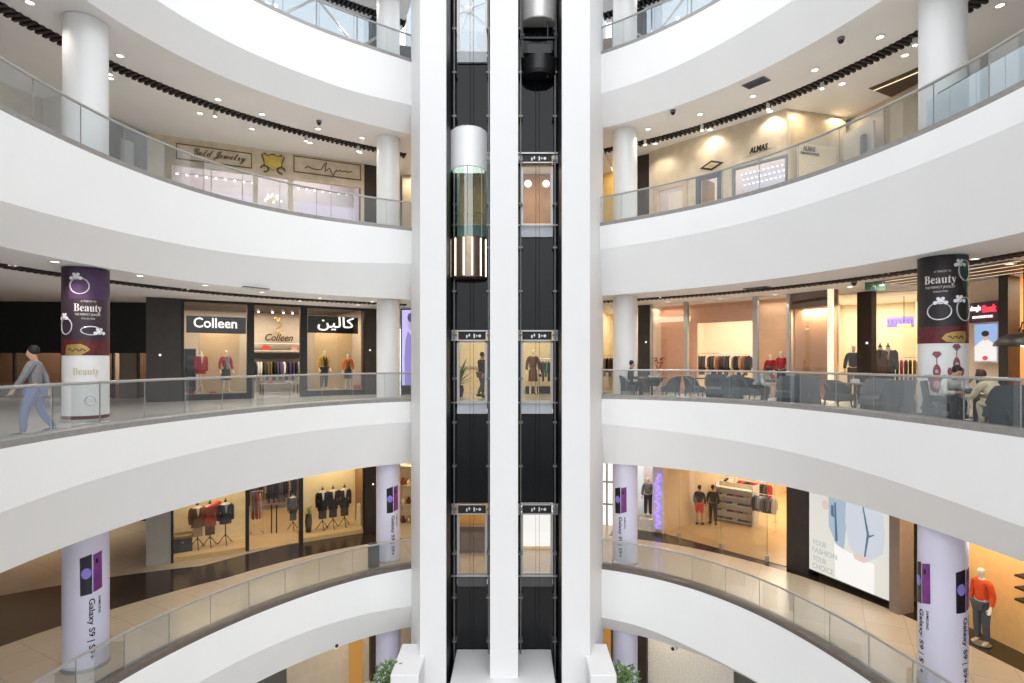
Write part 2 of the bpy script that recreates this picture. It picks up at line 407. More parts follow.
def balustrade(sd, lv):
    R = RR[sd,lv]; S = SIDE[sd]
    t = thing('glass_balustrade', 'curved glass balustrade with steel handrail along the %s side of the %s gallery' % (S, LVN[lv]), 'railing', (0,0,0))
    def ring(o, z, ts=None): return [(R.sg*(np.interp(a,R.th,R.r)+o)*math.sin(a), C0[1]+(np.interp(a,R.th,R.r)+o)*math.cos(a), z) for a in (R.th if ts is None else ts)]
    mb = MB()
    prof = [(-.0,0),(-.0,.12),(.08,.15),(.30,.15),(.30,0)]
    rs = [ring(o, R.zf+z) for o, z in prof]
    for a, b in zip(rs[:-1], rs[1:]): strip(mb, a, b)
    mb.build('curb', CURB if lv > 2 else mat('curb_dark', c8_(112,102,94), .35, .3, noise=.1, nscale=8), t, smooth=True)
    mb = MB(); mb.tube(ring(.12, R.zf+1.02), .032, 8); mb.build('handrail', STEEL, t, smooth=True)
    if lv == 5:
        mb = MB(); mb.tube(ring(.30, R.zf+1.12), .02, 6); mb.build('upper_rail', STEEL, t, smooth=True)
    # panes of equal length, a slim clear joint between them
    xs = np.array(ring(.12, 0)); sl = np.concatenate([[0], np.cumsum(np.linalg.norm(np.diff(xs, axis=0), axis=1))])
    n = int(sl[-1]/1.18)
    for k in range(n):
        a0 = np.interp(k*1.18+.008, sl, R.th); a1 = np.interp((k+1)*1.18-.008, sl, R.th)
        ts = np.linspace(a0, a1, 5); mb = MB(); G0 = []
        for o, z in ((.114,.13),(.126,.13),(.126,1.0),(.114,1.0)): G0.append(ring(o, R.zf+z, ts))
        for a, b in zip(G0, G0[1:]+G0[:1]): strip(mb, a, b)
        for e_ in (0, 4): mb.add([g[e_] for g in G0], [(0,1,2,3)])
        mb.mi(1)
        for e_ in (-1,):
            pe = [ring(o, R.zf+z, [a1+.0006]) [0] for o, z in ((.108,.13),(.132,.13),(.132,1.0),(.108,1.0))]
            pf = [ring(o, R.zf+z, [a1+.0013]) [0] for o, z in ((.108,.13),(.132,.13),(.132,1.0),(.108,1.0))]
            mb.loft([pe, pf])
        mb.build('glass_panel', [RAILGL, CURB], t, smooth=True)
    return t
for sd in 'LR':
    for lv in (5,4,3,2): balustrade(sd, lv)

# floors and ceilings behind the lift tower
for lv in (5,4,3,2):
    zf = RR['L',lv].zf+.03; zc = RR['L',lv+1].zc+.05
    wl = [rim_xy('L',lv,0,o) for o in (.2,FAR)]; wr = [rim_xy('R',lv,0,o) for o in (.2,FAR)]
    mb = MB(); mb.prism([(-3.2,20.0),(3.0,20.0),wr[0],wr[1],wl[1],wl[0]], zf-.25, zf); struct(mb.build('floor', T_L2 if lv == 2 else T_L3))
    if lv == 5: continue
    mb = MB(); mb.prism([(-3.2,20.0),(3.0,20.0),wr[0],wr[1],wl[1],wl[0]], zc, zc+.1); struct(mb.build('ceiling', CEIL))

# ---------------------------------------------------------------- lift tower
DF, DB = 18.1, 19.9
def X(u, d): return (u-CX)/F*d
ZB, ZT = -12.0, 21.0
tw = thing('lift_tower', 'tall white lift tower of three plain pillars rising through the middle of the atrium', 'lift tower', (0,19,ZB))
def tpart(mb, name, m): mb.fn(lambda x,y,z: (x,y-19,z-ZB)); return mb.build(name, m, tw)
pl = [(X(420,DF),DF),(X(446,DF),DF),(X(446,DF),DB+.1),(X(411,20.5),20.5)]
pc = [(X(490,DF),DF),(X(518,DF),DF),(X(518,DF),DB+.1),(X(490,DF),DB+.1)]
pr = [(X(562,DF),DF),(X(590,DF),DF),(X(603,20.5),20.5),(X(562,DF),DB+.1)]
for q in (pl, pc, pr): tpart(MB().prism(q, ZB, ZT), 'pillar', PLAST)
SH = {'left':(X(446,DF), X(490,DF), X(457,DB), X(487.5,DB)), 'right':(X(518,DF), X(562,DF), X(520.5,DB), X(553,DB))}
LZ = {5:12.2, 4:6.15, 3:.03, 2:-5.95}
for nm, (x0, x1, d0, d1) in SH.items():
    mb = MB()
    zs = ZB
    for lv in (2,3,4,5):
        z = LZ[lv]; h = 2.45 if lv != 5 else 4.5
        if lv == 5 and nm == 'right': continue
        mb.box(x0, x1, DB, DB+.08, zs, z-.42); mb.box(x0, d0, DB, DB+.08, z-.42, z+h); mb.box(d1, x1, DB, DB+.08, z-.42, z+h); zs = z+h
    if zs < ZT: mb.box(x0, x1, DB, DB+.08, zs, ZT)
    tpart(mb, 'shaft_back', BLACKG)
    mb = MB(); mb.box(x0+.0, x0+.004, DF+.15, DB, ZB, ZT); mb.box(x1-.004, x1, DF+.15, DB, ZB, ZT); tpart(mb, 'shaft_lining', BLACK)
    for gx in (x0+.11, x1-.11):
        mb = MB(); mb.box(gx-.014, gx+.014, DB-.35, DB-.31, ZB, ZT); mb.box(gx-.006, gx+.006, DB-.31, DB-.01, ZB, ZT)
        z = ZB+.8
        while z < ZT: mb.box(gx-.07, gx+.07, DB-.32, DB-.005, z, z+.06); z += 1.5
        tpart(mb, 'guide_rail', mat('guide_rail_steel', (.22,.22,.22), .4, .6, noise=.1))
    mb = MB()
    for k in range(2): xx = (x0+x1)/2-.06+.12*k; mb.cyl((xx,DB-.12,ZB),(xx,DB-.12,ZT),.005,n=6)
    tpart(mb, 'hoist_rope', mat('rope_dark', (.03,.03,.035), .5, .5, noise=.1))
    # landing doors
    for lv in (2,3,4,5):
        if lv == 5 and nm == 'right': continue
        z = LZ[lv]
        t = thing('lift_landing_door', 'glass lift landing door in the %s shaft at the %s gallery' % (nm, LVN[lv]), 'lift door', ((d0+d1)/2, DB, z))
        hw = (d1-d0)/2; fr = .09
        h = 2.1 if lv != 5 else 4.4
        mb = MB(); mb.box(-hw,-hw+fr,-.05,.05,0,h); mb.box(hw-fr,hw,-.05,.05,0,h); mb.box(-hw,hw,-.05,.05,h-.05,h); mb.box(-hw,hw,-.08,.05,-.05,.03)
        mb.build('door_frame', STEEL, t)
        for sgn in (-1, 1):
            mb = MB(); a, b = (-hw+fr, -.006) if sgn < 0 else (.006, hw-fr); mb.box(a, b, -.01, .01, .03, h-.05)
            mb.build('glass_leaf', SHOPGL, t)
        if lv != 5:
            mb = MB(); mb.box(-hw+.06, hw-.06, -.16, .0, 2.12, 2.44)
            hd = mb.build('door_gear', BLACK, t)
            mb = MB()
            for k in range(5): mb.box(-.2+.085*k, -.15+.085*k, -.18, -.16, 2.2+.05*((k*7) % 3), 2.30+.04*(k % 2))
            mb.cyl((.27,-.19,2.27),(.27,-.16,2.27),.05); mb.build('gear_roller', mat('pale_metal', (.8,.8,.8), .3, .3, noise=.05), hd)
            mb = MB(); xl = x0-(d0+d1)/2; xr = x1-(d0+d1)/2
            mb.box(xl, xr, -.22, -.16, 2.42, 2.47); mb.box(xl, xr, -.22, -.16, 2.10, 2.14); mb.box(xl, -hw+.02, -.14, -.1, 2.14, 2.42); mb.box(hw-.02, xr, -.14, -.1, 2.14, 2.42)
            mb.box(xl, xr, -.2, -.16, -.045, -.01)
            mb.build('bracket_beam', STEEL, t)
        mb = MB(); mb.box(-hw+.02, hw-.02, -.1, .0, -.42, -.05)
        mb.build('sill_apron', mat('apron_pale', (.62,.65,.70), .35, noise=.04) if lv > 2 else mat('apron_dark', (.09,.09,.095), .4, noise=.1), t)
# glass lift cars
BRONZE = mat('bronze_panel', (.30,.22,.16), .32, .7, noise=.1, nscale=6)
STRIPL = emit('car_light_strip', (1,.93,.82), 3.0)
def half(mb, c, prof, n=25): return mb.lathe(prof, c, n, PI, 2*PI)
def lift_car(label, cx, zb, base_h, glass_h, cap_h, basem, strips, r=.64):
    t = thing('glass_lift_car', label, 'lift car', (cx, DB-.16, zb))
    c = (0,0,0)
    half(MB(), c, [(0,0),(r-.03,0),(r,.03),(r,base_h-.03),(r-.02,base_h),(0,base_h)]).build('base', basem, t, smooth=True)
    half(MB(), c, [(r-.03,base_h),(r-.03,base_h+glass_h),(r-.042,base_h+glass_h),(r-.042,base_h)]).build('glass_shell', CARGL, t, smooth=True)
    half(MB(), c, [(0,base_h+glass_h),(r,base_h+glass_h),(r,base_h+glass_h+cap_h-.08),(r-.1,base_h+glass_h+cap_h),(0,base_h+glass_h+cap_h)]).build('canopy', mat('car_canopy_white', (.9,.91,.93), .4, emit=.22), t, smooth=True)  # weak emission whitens the canopy, which is no lamp
    mb = MB()
    for a in (1.0, 1.22, 1.5, 1.78, 2.0):
        ang = a*PI
        mb.cyl(((r-.03)*math.cos(ang),(r-.03)*math.sin(ang),base_h),((r-.03)*math.cos(ang),(r-.03)*math.sin(ang),base_h+glass_h),.014,n=6)
    mb.cyl((-r+.12,-.05,base_h+.9),(r-.12,-.05,base_h+.9),.02,n=6)
    mb.build('car_frame', STEEL, t)
    half(MB(), c, [(0,base_h+glass_h-.06),(r-.1,base_h+glass_h-.06),(r-.1,base_h+glass_h-.02),(0,base_h+glass_h-.02)]).build('ceiling_light', emit('car_ceiling_glow',(1,.97,.88),1.6), t)
    for a in strips:
        ang = a*PI; mb = MB(); q = []
        for da in (-.035, .035): q.append(((r+.004)*math.cos(ang+da),(r+.004)*math.sin(ang+da)))
        for da in (.035, -.035): q.append(((r+.016)*math.cos(ang+da),(r+.016)*math.sin(ang+da)))
        mb.prism(q, .06, base_h-.05); mb.build('light_strip', STRIPL, t)
    return t
lift_car('glass lift car with glowing bronze base travelling in the left shaft', X(468,19.4), 4.25, 1.38, 2.35, 1.38, BRONZE, (1.12,1.28,1.44,1.58,1.74,1.88))
t = lift_car('silver bottomed lift car parked high in the right shaft', X(539,19.4), 12.95, 1.3, 2.35, .6, mat('silver_drum', (.74,.73,.71), .35, .25, noise=.04), ())
mb = MB(); mb.box(-.6,-.54,-.4,-.3,-1.25,0); mb.box(.54,.6,-.4,-.3,-1.25,0); mb.box(-.62,.62,-.42,-.28,-.62,-.56); mb.box(-.4,.4,-.5,-.2,-1.15,-.85); mb.box(.28,.31,-.35,-.32,-1.9,0); mb.box(-.62,-.5,-.44,-.3,-.55,-.45); mb.box(.5,.62,-.44,-.3,-.55,-.45)
half(mb, (0,0,-1.8), [(0,0),(.56,0),(.6,.12),(.6,.6),(0,.6)])  # dark half drum modelled in place of the car's reflection in the shaft glass
mb.build('under_frame_and_reflection', mat('lift_under_frame_and_reflection', (.03,.03,.032), .4, .4, noise=.1), t)
# ---------------------------------------------------------------- figures, clothes, furniture
def c8(r, g, b):
    f = lambda v: (v/255/12.92) if v <= 10 else ((v/255+.055)/1.055)**2.4
    return (f(r), f(g), f(b))
def fab(name, rgb, rough=.85): return mat('cloth_'+name, c8(*rgb), rough, noise=.12, nscale=14)
SKIN = mat('skin_tone', c8(196,150,122), .6, noise=.05, nscale=8)
MANQ = mat('mannequin_ivory', c8(238,226,205), .4, noise=.03, nscale=5)
HAIRM = mat('hair_dark', (.012,.010,.009), .6, noise=.3, nscale=30)
FB = {k: fab(k, v) for k, v in dict(black=(24,22,24), navy=(38,40,62), charcoal=(62,62,68), grey=(128,126,128), white=(226,222,216), red=(172,30,38), coral=(222,70,60), orange=(222,120,30),
      yellow=(206,160,40), brown=(104,70,48), denim=(78,100,148), palegrey=(176,180,190), purple=(88,60,130), olive=(118,100,34), rust=(160,70,44), cream=(232,214,180), pink=(214,150,150), slate=(84,88,98), tan=(176,140,104), teal=(70,130,130)).items()}
def skin_geo(J, E, root, sub=1):
    names = list(J); ix = {n: i for i, n in enumerate(names)}
    me = bpy.data.meshes.new('s'); me.from_pydata([tuple(J[n][0]) for n in names], [(ix[a], ix[b]) for a, b in E], [])
    o = bpy.data.objects.new('s', me); COL.objects.link(o)
    o.modifiers.new('k', 'SKIN').use_smooth_shade = True
    sv = me.skin_vertices[0].data
    for n in names:
        r = J[n][1]; sv[ix[n]].radius = r if isinstance(r, tuple) else (r, r); sv[ix[n]].use_root = (n == root)
    if sub: m = o.modifiers.new('u', 'SUBSURF'); m.levels = sub; m.render_levels = sub
    dg = bpy.context.evaluated_depsgraph_get(); ev = bpy.data.meshes.new_from_object(o.evaluated_get(dg))
    mb = MB(); mb.add([tuple(v.co) for v in ev.vertices], [tuple(p.vertices) for p in ev.polygons])
    bpy.data.objects.remove(o); bpy.data.meshes.remove(me); bpy.data.meshes.remove(ev)
    return mb
def pose(kind):
    V = Vector; J = {}
    phi = {'stand':.03,'walk':.06,'sit':.08,'lean':.55,'hunch':.75,'manq':0,'bend':.35}[kind]; seated = kind in ('sit','lean','hunch')
    pel = V((0,0,.52 if seated else .93))
    ax = V((0,-math.sin(phi),math.cos(phi)))
    J['pel'] = pel; J['bel'] = pel+ax*.16; J['che'] = pel+ax*.36; J['nkb'] = pel+ax*.50; J['nk'] = pel+ax*.56
    hx = V((0,-math.sin(phi*.9+.12),math.cos(phi*.9+.12)))
    J['jaw'] = J['nk']+hx*.075+V((0,-.02,0)); J['cra'] = J['nk']+hx*.17; J['top'] = J['nk']+hx*.235
    for s, n in ((-1,'l'),(1,'r')):
        sh = pel+ax*.47+V((s*.175,0,0)); J['sh'+n] = sh
        if kind == 'manq': el = sh+V((s*.06,.03,-.27)); wr = el+V((s*.02,-.10,-.23))
        elif kind == 'walk': el = sh+V((s*.05,-.10*s,-.26)); wr = el+V((-s*.02,-.10*s-.05,-.22))
        elif kind == 'stand': el = sh+V((s*.06,.03,-.27)); wr = el+V((0,-.12,-.22))
        elif kind == 'bend': el = sh+V((s*.04,-.16,-.22)); wr = el+V((-s*.04,-.22,-.06))
        elif kind == 'sit': el = sh+V((s*.06,-.10,-.26)); wr = el+V((-s*.05,-.25,.0))
        else: el = sh+V((s*.07,-.12,-.25)); wr = el+V((-s*.07,-.24,.02))
        J['el'+n] = el; J['wr'+n] = wr
        hp = pel+V((s*.09,0,-.03)); J['hp'+n] = hp
        if seated: kn = V((s*.11,-.42,.51)); an = V((s*.11,-.38+(.06 if kind == 'hunch' else 0),.09))
        elif kind == 'walk': kn = V((s*.09,-.06-.10*s,.49)); an = V((s*.09,-.22*s+.05,.09+(.06 if s < 0 else 0)))
        else: kn = V((s*.10,-.02,.49)); an = V((s*.11,.01,.09))
        J['kn'+n] = kn; J['an'+n] = an; J['to'+n] = an+V((s*.015,-.15,-.055))
    return J
RAD = dict(pel=(.135,.10), bel=(.125,.095), che=(.15,.105), nkb=(.085,.07), nk=.05, jaw=(.062,.07), cra=(.078,.092), top=(.05,.06), sh=.056, el=.042, wr=.028, hp=.09, kn=.058, an=.038, to=.03)
def rad(n, k=0): r = RAD.get(n, RAD.get(n[:2])); return tuple(x+k for x in r) if isinstance(r, tuple) else r+k
TOR = [('pel','bel'),('bel','che'),('che','nkb')]
ARM = [('nkb','shl'),('shl','ell'),('ell','wrl'),('nkb','shr'),('shr','elr'),('elr','wrr')]
LEG = [('pel','hpl'),('hpl','knl'),('knl','anl'),('pel','hpr'),('hpr','knr'),('knr','anr')]
HEAD = [('nkb','nk'),('nk','jaw'),('jaw','cra'),('cra','top')]
def body_geo(kind, hands=True, face=True):
    J = pose(kind); E = TOR+ARM+LEG+HEAD+[('anl','tol'),('anr','tor')]
    K = {n: (J[n], rad(n)) for n in J}
    if face:
        nd = (J['cra']-J['nk']).normalized(); fw = Vector((0,-nd.z,nd.y)); K['nose'] = (J['jaw']*.55+J['cra']*.45+fw*.105, .012); E = E+[('jaw','nose')]
    mb = skin_geo(K, E, 'pel', 1)
    if hands:
        for s, n in ((-1,'l'),(1,'r')):
            d = (J['wr'+n]-J['el'+n]).normalized(); side = Vector((1,0,0)); side = (side-d*side.dot(d)).normalized(); up = d.cross(side)*(1 if d.cross(side).y < 0 else -1)
            w = J['wr'+n]; mb.tube([w-d*.02, w+d*.03, w+d*.085], [.026,.034,.036], 8)
            for k, ln in enumerate((.062,.074,.080,.070)):
                b = w+d*.08+side*(-.03+.02*k); mb.tube([b, b+d*ln*.5+up*.006, b+d*ln*.9+up*.026], [.010,.0095,.007], 6)
            b = w+d*.035-side*s*.032; mb.tube([b, b+d*.03-side*s*.022+up*.012, b+d*.06-side*s*.026+up*.022], [.011,.010,.008], 6)
    return mb, J
def cloth_geo(J, what):
    if what == 'top':
        K = {n: (J[n], rad(n, .024)) for n in ('pel','bel','che')}; K['nkb'] = (J['nkb'], rad('nkb', .012))
        for n in ('shl','ell','wrl','shr','elr','wrr'): K[n] = (J[n] if n[:2] != 'wr' else J[n]*.88+J['el'+n[2]]*.12, rad(n, .022))
        return skin_geo(K, TOR+ARM, 'pel', 1)
    if what == 'trousers':
        K = {n: (J[n], rad(n, .022)) for n in ('hpl','knl','anl','hpr','knr','anr')}; K['pel'] = (J['pel'], rad('pel', .02))
        return skin_geo(K, LEG, 'pel', 1)
    if what == 'shorts':
        K = {n: (J[n], rad(n, .03)) for n in ('hpl','knl','hpr','knr')}; K['pel'] = (J['pel'], rad('pel', .02))
        return skin_geo(K, [e for e in LEG if e[1][:2] != 'an'], 'pel', 1)
    if what == 'shoes':
        mb = MB()
        for n in 'lr': a, t = J['an'+n], J['to'+n]; mb.tube([a+Vector((0,.05,-.05)), a+Vector((0,-.02,-.035)), t+Vector((0,0,.0)), t+Vector((0,-.05,-.006))], [.048,.060,.056,.032], 8)
        return mb
    if what == 'skirt':
        p = J['pel']; return MB().lathe([(.13,.10),(.155,-.02),(.175,-.22),(.185,-.42),(.17,-.42)], (0,0,p.z), 18)
    if what == 'dress':
        mb = cloth_geo(J, 'top'); p = J['pel']; mb.lathe([(.14,.08),(.165,-.02),(.20,-.25),(.225,-.40),(.2,-.40)], (0,0,p.z), 18); return mb
    if what == 'hair':
        nd = (J['cra']-J['nk']).normalized(); fw = Vector((0,-nd.z,nd.y)); c = J['cra']+nd*.014-fw*.032
        mb = MB(); mb.ell((0,0,0), .085, .094, .104, 14, 9); mb.xf(Matrix.Translation(c)); return mb
    if what == 'eyes':
        nd = (J['cra']-J['nk']).normalized(); fw = Vector((0,-nd.z,nd.y)); mb = MB()
        for s in (-1,1): q = J['jaw']*.35+J['cra']*.65+fw*.088+Vector((s*.03,0,0)); mb.ell(q, .011, .006, .006, 8, 5)
        q = J['jaw']+fw*.072-nd*.012; mb.ell(q, .022, .006, .005, 8, 5)
        return mb
def person(label, kind, loc, rot, top, bottom, shoes, hair=HAIRM, bottom_kind='trousers', skin=SKIN, scale=1.0, cat='person'):
    t = thing('person', label, cat, loc, rot); t.scale = (scale,)*3
    b, J = body_geo(kind); bo = b.build('body', skin, t, smooth=True)
    cloth_geo(J, 'top').build('shirt', top, t, smooth=True)
    cloth_geo(J, bottom_kind).build(bottom_kind, bottom, t, smooth=True)
    cloth_geo(J, 'shoes').build('shoes', shoes, t, smooth=True)
    cloth_geo(J, 'hair').build('hair', hair, t, smooth=True)
    cloth_geo(J, 'eyes').build('face_features', HAIRM, bo)
    return t
def mannequin(label, loc, rot, top, bottom=None, bottom_kind='skirt', head=True, scale=1.0, scarf=None):
    t = thing('mannequin', label, 'mannequin', loc, rot); t.scale = (scale,)*3
    b, J = body_geo('manq', face=False)
    b.build('body', MANQ, t, smooth=True)
    if top: cloth_geo(J, 'top').build('jacket', top, t, smooth=True)
    if bottom: cloth_geo(J, bottom_kind).build(bottom_kind, bottom, t, smooth=True)
    if scarf:
        mb = MB(); mb.tube([(-.07,-.04,1.45),(-.05,-.13,1.3),(-.02,-.15,1.1),(.0,-.15,.95)], [.03,.04,.045,.05], 8); mb.tube([(.07,-.04,1.45),(.05,-.13,1.32),(.03,-.15,1.12),(.02,-.15,1.0)], [.03,.04,.045,.05], 8)
        mb.build('scarf', scarf, t, smooth=True)
    MB().lathe([(0,0),(.17,0),(.17,.015),(0,.02)], n=20).build('base_plate', STEEL, t)
    return t
def torso_rings(w=1.0):
    R = []
    for z, rx, ry in ((.80,.15,.10),(.92,.165,.115),(1.02,.135,.10),(1.12,.125,.095),(1.25,.16,.11),(1.34,.175,.10),(1.41,.14,.075),(1.45,.07,.05),(1.50,.05,.045)):
        R.append([(rx*w*math.cos(2*PI*i/16), ry*w*math.sin(2*PI*i/16), z) for i in range(16)])
    return R
def dress_form(label, loc, rot, jacket, shirt=None, lower=None, stand=DKBROWN, group=None, sleeves=True):
    """headless tailor's bust on a turned tripod stand, dressed"""
    t = thing('dress_form', label, 'dress form', loc, rot, group)
    MB().loft(torso_rings()).build('bust', MANQ, t, smooth=True)
    mb = MB(); mb.cyl((0,0,.28),(0,0,.82),.018); mb.lathe([(0,1.5),(.045,1.5),(.05,1.53),(.02,1.57),(.012,1.63),(0,1.64)])
    for k in range(3):
        a = 2*PI*k/3+.5; mb.tube([(0,0,.36),(.10*math.cos(a),.10*math.sin(a),.22),(.20*math.cos(a),.20*math.sin(a),.06),(.26*math.cos(a),.26*math.sin(a),.015)], .014, 6)
    mb.build('tripod_stand', stand, t, smooth=True)
    mb = MB(); R = torso_rings(1.13)[:-2]
    R = [[(x*1.06, y*1.08, z-.06) for x, y, z in R[0]]]+R
    mb.loft(R)
    if sleeves:
        for s in (-1,1): mb.tube([(s*.14,0,1.40),(s*.19,0,1.33),(s*.205,.0,1.12),(s*.200,-.04,.86)], [.055,.06,.052,.042], 8)
    j = mb.build('jacket', jacket, t, smooth=True)
    if shirt: MB().plate([(-.045,1.42),(.045,1.42),(.012,1.14),(-.012,1.14)], -.135, -.10).build('shirt_front', shirt, j)
    if lower:
        MB().box(-.13,.13,-.045,.045,.42,.78).build('folded_trousers', lower, t)
    return t
def garment_geo(kind=0):
    """a garment on a hanger, hanging across local y, hook on the rail at z = 0"""
    mb = MB(); L = (.75, .95, 1.15)[kind % 3]
    R = []
    for z, wy, tx in ((-.10,.05,.025),(-.13,.13,.04),(-.18,.21,.05),(-.30,.22,.05),(-L*.7,.21,.045),(-L,.23,.05)):
        R.append([(tx*math.cos(2*PI*i/12), wy*math.sin(2*PI*i/12), z) for i in range(12)])
    mb.loft(R)
    for s in (-1,1): mb.tube([(0,s*.18,-.16),(0,s*.235,-.30),(0,s*.25,-.62)], [.045,.045,.035], 6)
    return mb
def hook_geo():
    mb = MB(); mb.tube([(0,0,-.12),(0,0,-.04),(0,.015,0.004),(0,.03,-.012)], .006, 5); return mb
GAR = {}
def hang(bay_root_loc, rot, n, pitch, cols, what, group, kinds=(0,1)):
    """n garments along a rail starting at a world point, rail direction = rot"""
    r = random.Random(hash(what) % 999 if False else sum(map(ord, what)))
    for k in range(n):
        cl = cols[k % len(cols)]; kd = kinds[k % len(kinds)]
        g = GAR.get((cl.name, kd))
        p = Vector(bay_root_loc)+Vector((math.cos(rot), math.sin(rot), 0))*pitch*k
        lab = '%s garment hanging on %s, %s from the left' % (cl.name.split('_')[1], what, ORD[k])
        yaw = rot+r.uniform(-.12,.12)
        if g is None:
            g = thing('hanging_garment', lab, 'garment', p, yaw, group)
            garment_geo(kd).build('cloth', cl, g, smooth=True); hook_geo().build('hanger_hook', STEEL, g)
            GAR[cl.name, kd] = g
        else: dup(g, p, yaw, lab, group)
def rack(label, loc, rot, length, h=1.5):
    t = thing('clothes_rack', label, 'clothes rack', loc, rot)
    mb = MB(); mb.cyl((0,0,h),(length,0,h),.015); mb.build('rail', CHROME, t)
    for x in (.02, length-.02):
        mb = MB(); mb.cyl((x,0,0.02),(x,0,h),.015); mb.box(x-.02,x+.02,-.25,.25,0,.03); mb.build('leg', CHROME, t)
    return t
CHF = mat('chair_grey_fabric', c8(94,100,105), .9, noise=.1, nscale=10)
CHF2 = mat('chair_charcoal_fabric', c8(74,79,85), .9, noise=.1, nscale=10)
WOODD = mat('dark_wood', (.05,.028,.018), .45, noise=.3, nscale=9)
def tub_chair(label, loc, rot, fabm=CHF, group='tub chairs of the cafe', tall=False):
    """tub chair facing local -y: seat cushion, wrapped flaring back, skirt, four legs"""
    t = thing('tub_chair', label, 'chair', loc, rot, group)
    h = .90 if tall else .81; zb = .10 if tall else .30
    n = 19; R = []
    prof = [(0,zb),(0.0,.45),(.02,h*.72),(.055,h)]
    def U(o, z, fall):
        q = []
        for i in range(n):
            a = -.18*PI+1.36*PI*i/(n-1)           # wraps round the back from arm to arm
            rx, ry = .285+o, .275+o
            zz = z-(fall*(max(0,-math.sin(a)+.05)*.55+ (1-max(0,math.sin(a)))**2*(.04 if tall else .16)) if fall else 0)
            q.append((rx*math.cos(a), ry*math.sin(a), zz))
        return q
    outer = [U(o+.025, z, 1 if z == h else (.5 if k == 2 else 0)) for k, (o, z) in enumerate(prof)]
    inner = [U(o-.035, z, 1 if z == h else (.5 if k == 2 else 0)) for k, (o, z) in enumerate(prof)]
    rings = outer+inner[::-1]
    mb = MB(); mb.loft([ [r[i] for r in rings] for i in range(n)], True, True)
    mb.build('back_shell', fabm, t, smooth=True)
    MB().bbox(-.26,.26,-.30,.24,.32,.46,.04).build('seat_cushion', fabm, t, smooth=True)
    MB().bbox(-.27,.27,-.29,.25,.26,.33,.01).build('seat_frame', fabm, t)
    for sx in (-1,1):
        for sy in (-1,1):
            MB().cyl((sx*.25,sy*.24,0),(sx*.22,sy*.21,.28),.014,.022,8).build('leg', WOODD, t)
    return t
def cafe_table(label, loc, rot=0, s=.38, m=None):
    t = thing('cafe_table', label, 'table', loc, rot, 'cafe tables by the balustrade')
    MB().bbox(-s,s,-s,s,.72,.75,.012).build('table_top', m or CHF2, t)
    MB().cyl((0,0,.03),(0,0,.72),.035).build('pedestal', BLACK, t)
    mb = MB()
    for k in range(4): a = PI/2*k+PI/4; mb.tube([(0,0,.05),(.3*math.cos(a),.3*math.sin(a),.015)], .018, 6)
    mb.build('foot', BLACK, t)
    return t
def handbag(label, loc, rot, m, s=1.0):
    t = thing('handbag', label, 'handbag', loc, rot); t.scale = (s,)*3
    mb = MB(); mb.loft([[(x*k,y*k2,z) for x,y in ((-.17,-.06),(.17,-.06),(.19,0),(.17,.06),(-.17,.06),(-.19,0))] for z,k,k2 in ((0,1,1),(.12,1,.9),(.24,.85,.35))]); mb.build('bag_body', m, t)
    mb = MB(); mb.tube([(.09*math.cos(a),0,.23+.13*math.sin(a)) for a in [PI*i/8 for i in range(9)]], .01, 6); mb.build('handle', m, t)
    return t
def shoe_pair(label, loc, rot, m):
    mb = MB()
    for s in (-.06,.06): mb.tube([(s,.10,.035),(s,.03,.04),(s,-.08,.03),(s,-.14,.02)], [.025,.036,.036,.018], 8)
    return tag(mb.build('pair_of_shoes', m, None, loc, rot, smooth=True), label, 'shoes')
def potted_plant(label, loc, potm, leafm, h=1.0, n=26, potr=.16, poth=.5, spread=.35):
    t = thing('potted_plant', label, 'plant', loc)
    MB().lathe([(0,0),(potr*.75,0),(potr,poth*.6),(potr*.8,poth),(potr*.65,poth),(potr*.6,poth-.05),(0,poth-.05)], n=18).build('pot', potm, t, smooth=True)
    r = random.Random(n); mb = MB()
    for k in range(n):
        a = r.uniform(0,2*PI); el = r.uniform(.3,1.3); L = h*r.uniform(.5,1.0)
        q = [Vector((0,0,poth-.05))]
        for j in range(1,5): f_ = j/4; q.append(Vector((math.cos(a)*spread*f_*f_*math.cos(el)*2, math.sin(a)*spread*f_*f_*math.cos(el)*2, poth-.05+L*f_*math.sin(el))))
        wv = Vector((-math.sin(a), math.cos(a), 0)); vs = []
        for j, p in enumerate(q): w_ = (.01,.03,.045,.035,.004)[j]*h; vs += [p-wv*w_, p+wv*w_]
        mb.add(vs, [(2*j,2*j+1,2*j+3,2*j+2) for j in range(4)])
    mb.build('leaves', leafm, t, smooth=True)
    return t
LEAF = mat('leaf_green', c8(92,120,66), .6, noise=.3, nscale=8)
LEAFY = mat('leaf_yellow_green', c8(150,160,88), .6, noise=.3, nscale=8)

# shop front pieces -------------------------------------------------------
def pane(bay, u1, u2, z0, z1, k=0, parent=None, m=None, name='glass_pane', th=.012):
    return MB().box(bay.x(u1,k), bay.x(u2,k), k-th/2, k+th/2, z0, z1).build(name, m or SHOPGL, parent)
def pier(sd, lv, u1, u2, off, m, label, depth=.6, h=None, name='wall_pier', off2=None):
    b = Bay(sd, lv, u1, u2, off, off2); h = h or (RR[sd,lv+1].zc+.03-b.z)
    o = MB().box(0, b.w, 0, depth, 0, h).build('wall_%s_pier' % SIDE[sd], m, None, b.loc, b.rot); struct(o); return b
def plaque(b, u, y, m=SIGNW, s=.07):
    x, z = b.x(u), b.zz(u, y)
    tag(MB().bbox(-s/2,s/2,-.012,0,0,s,.004).build('wall_plaque', m, None, b.W(x,-.001,z), b.rot), 'small pale square plaque on the dark pier %s' % PL.pop(0), 'sign')
PL = ['left of the white Latin shop sign','right of the Arabic shop sign','beside the pink shop','between the cream shop windows','right of the suit window']
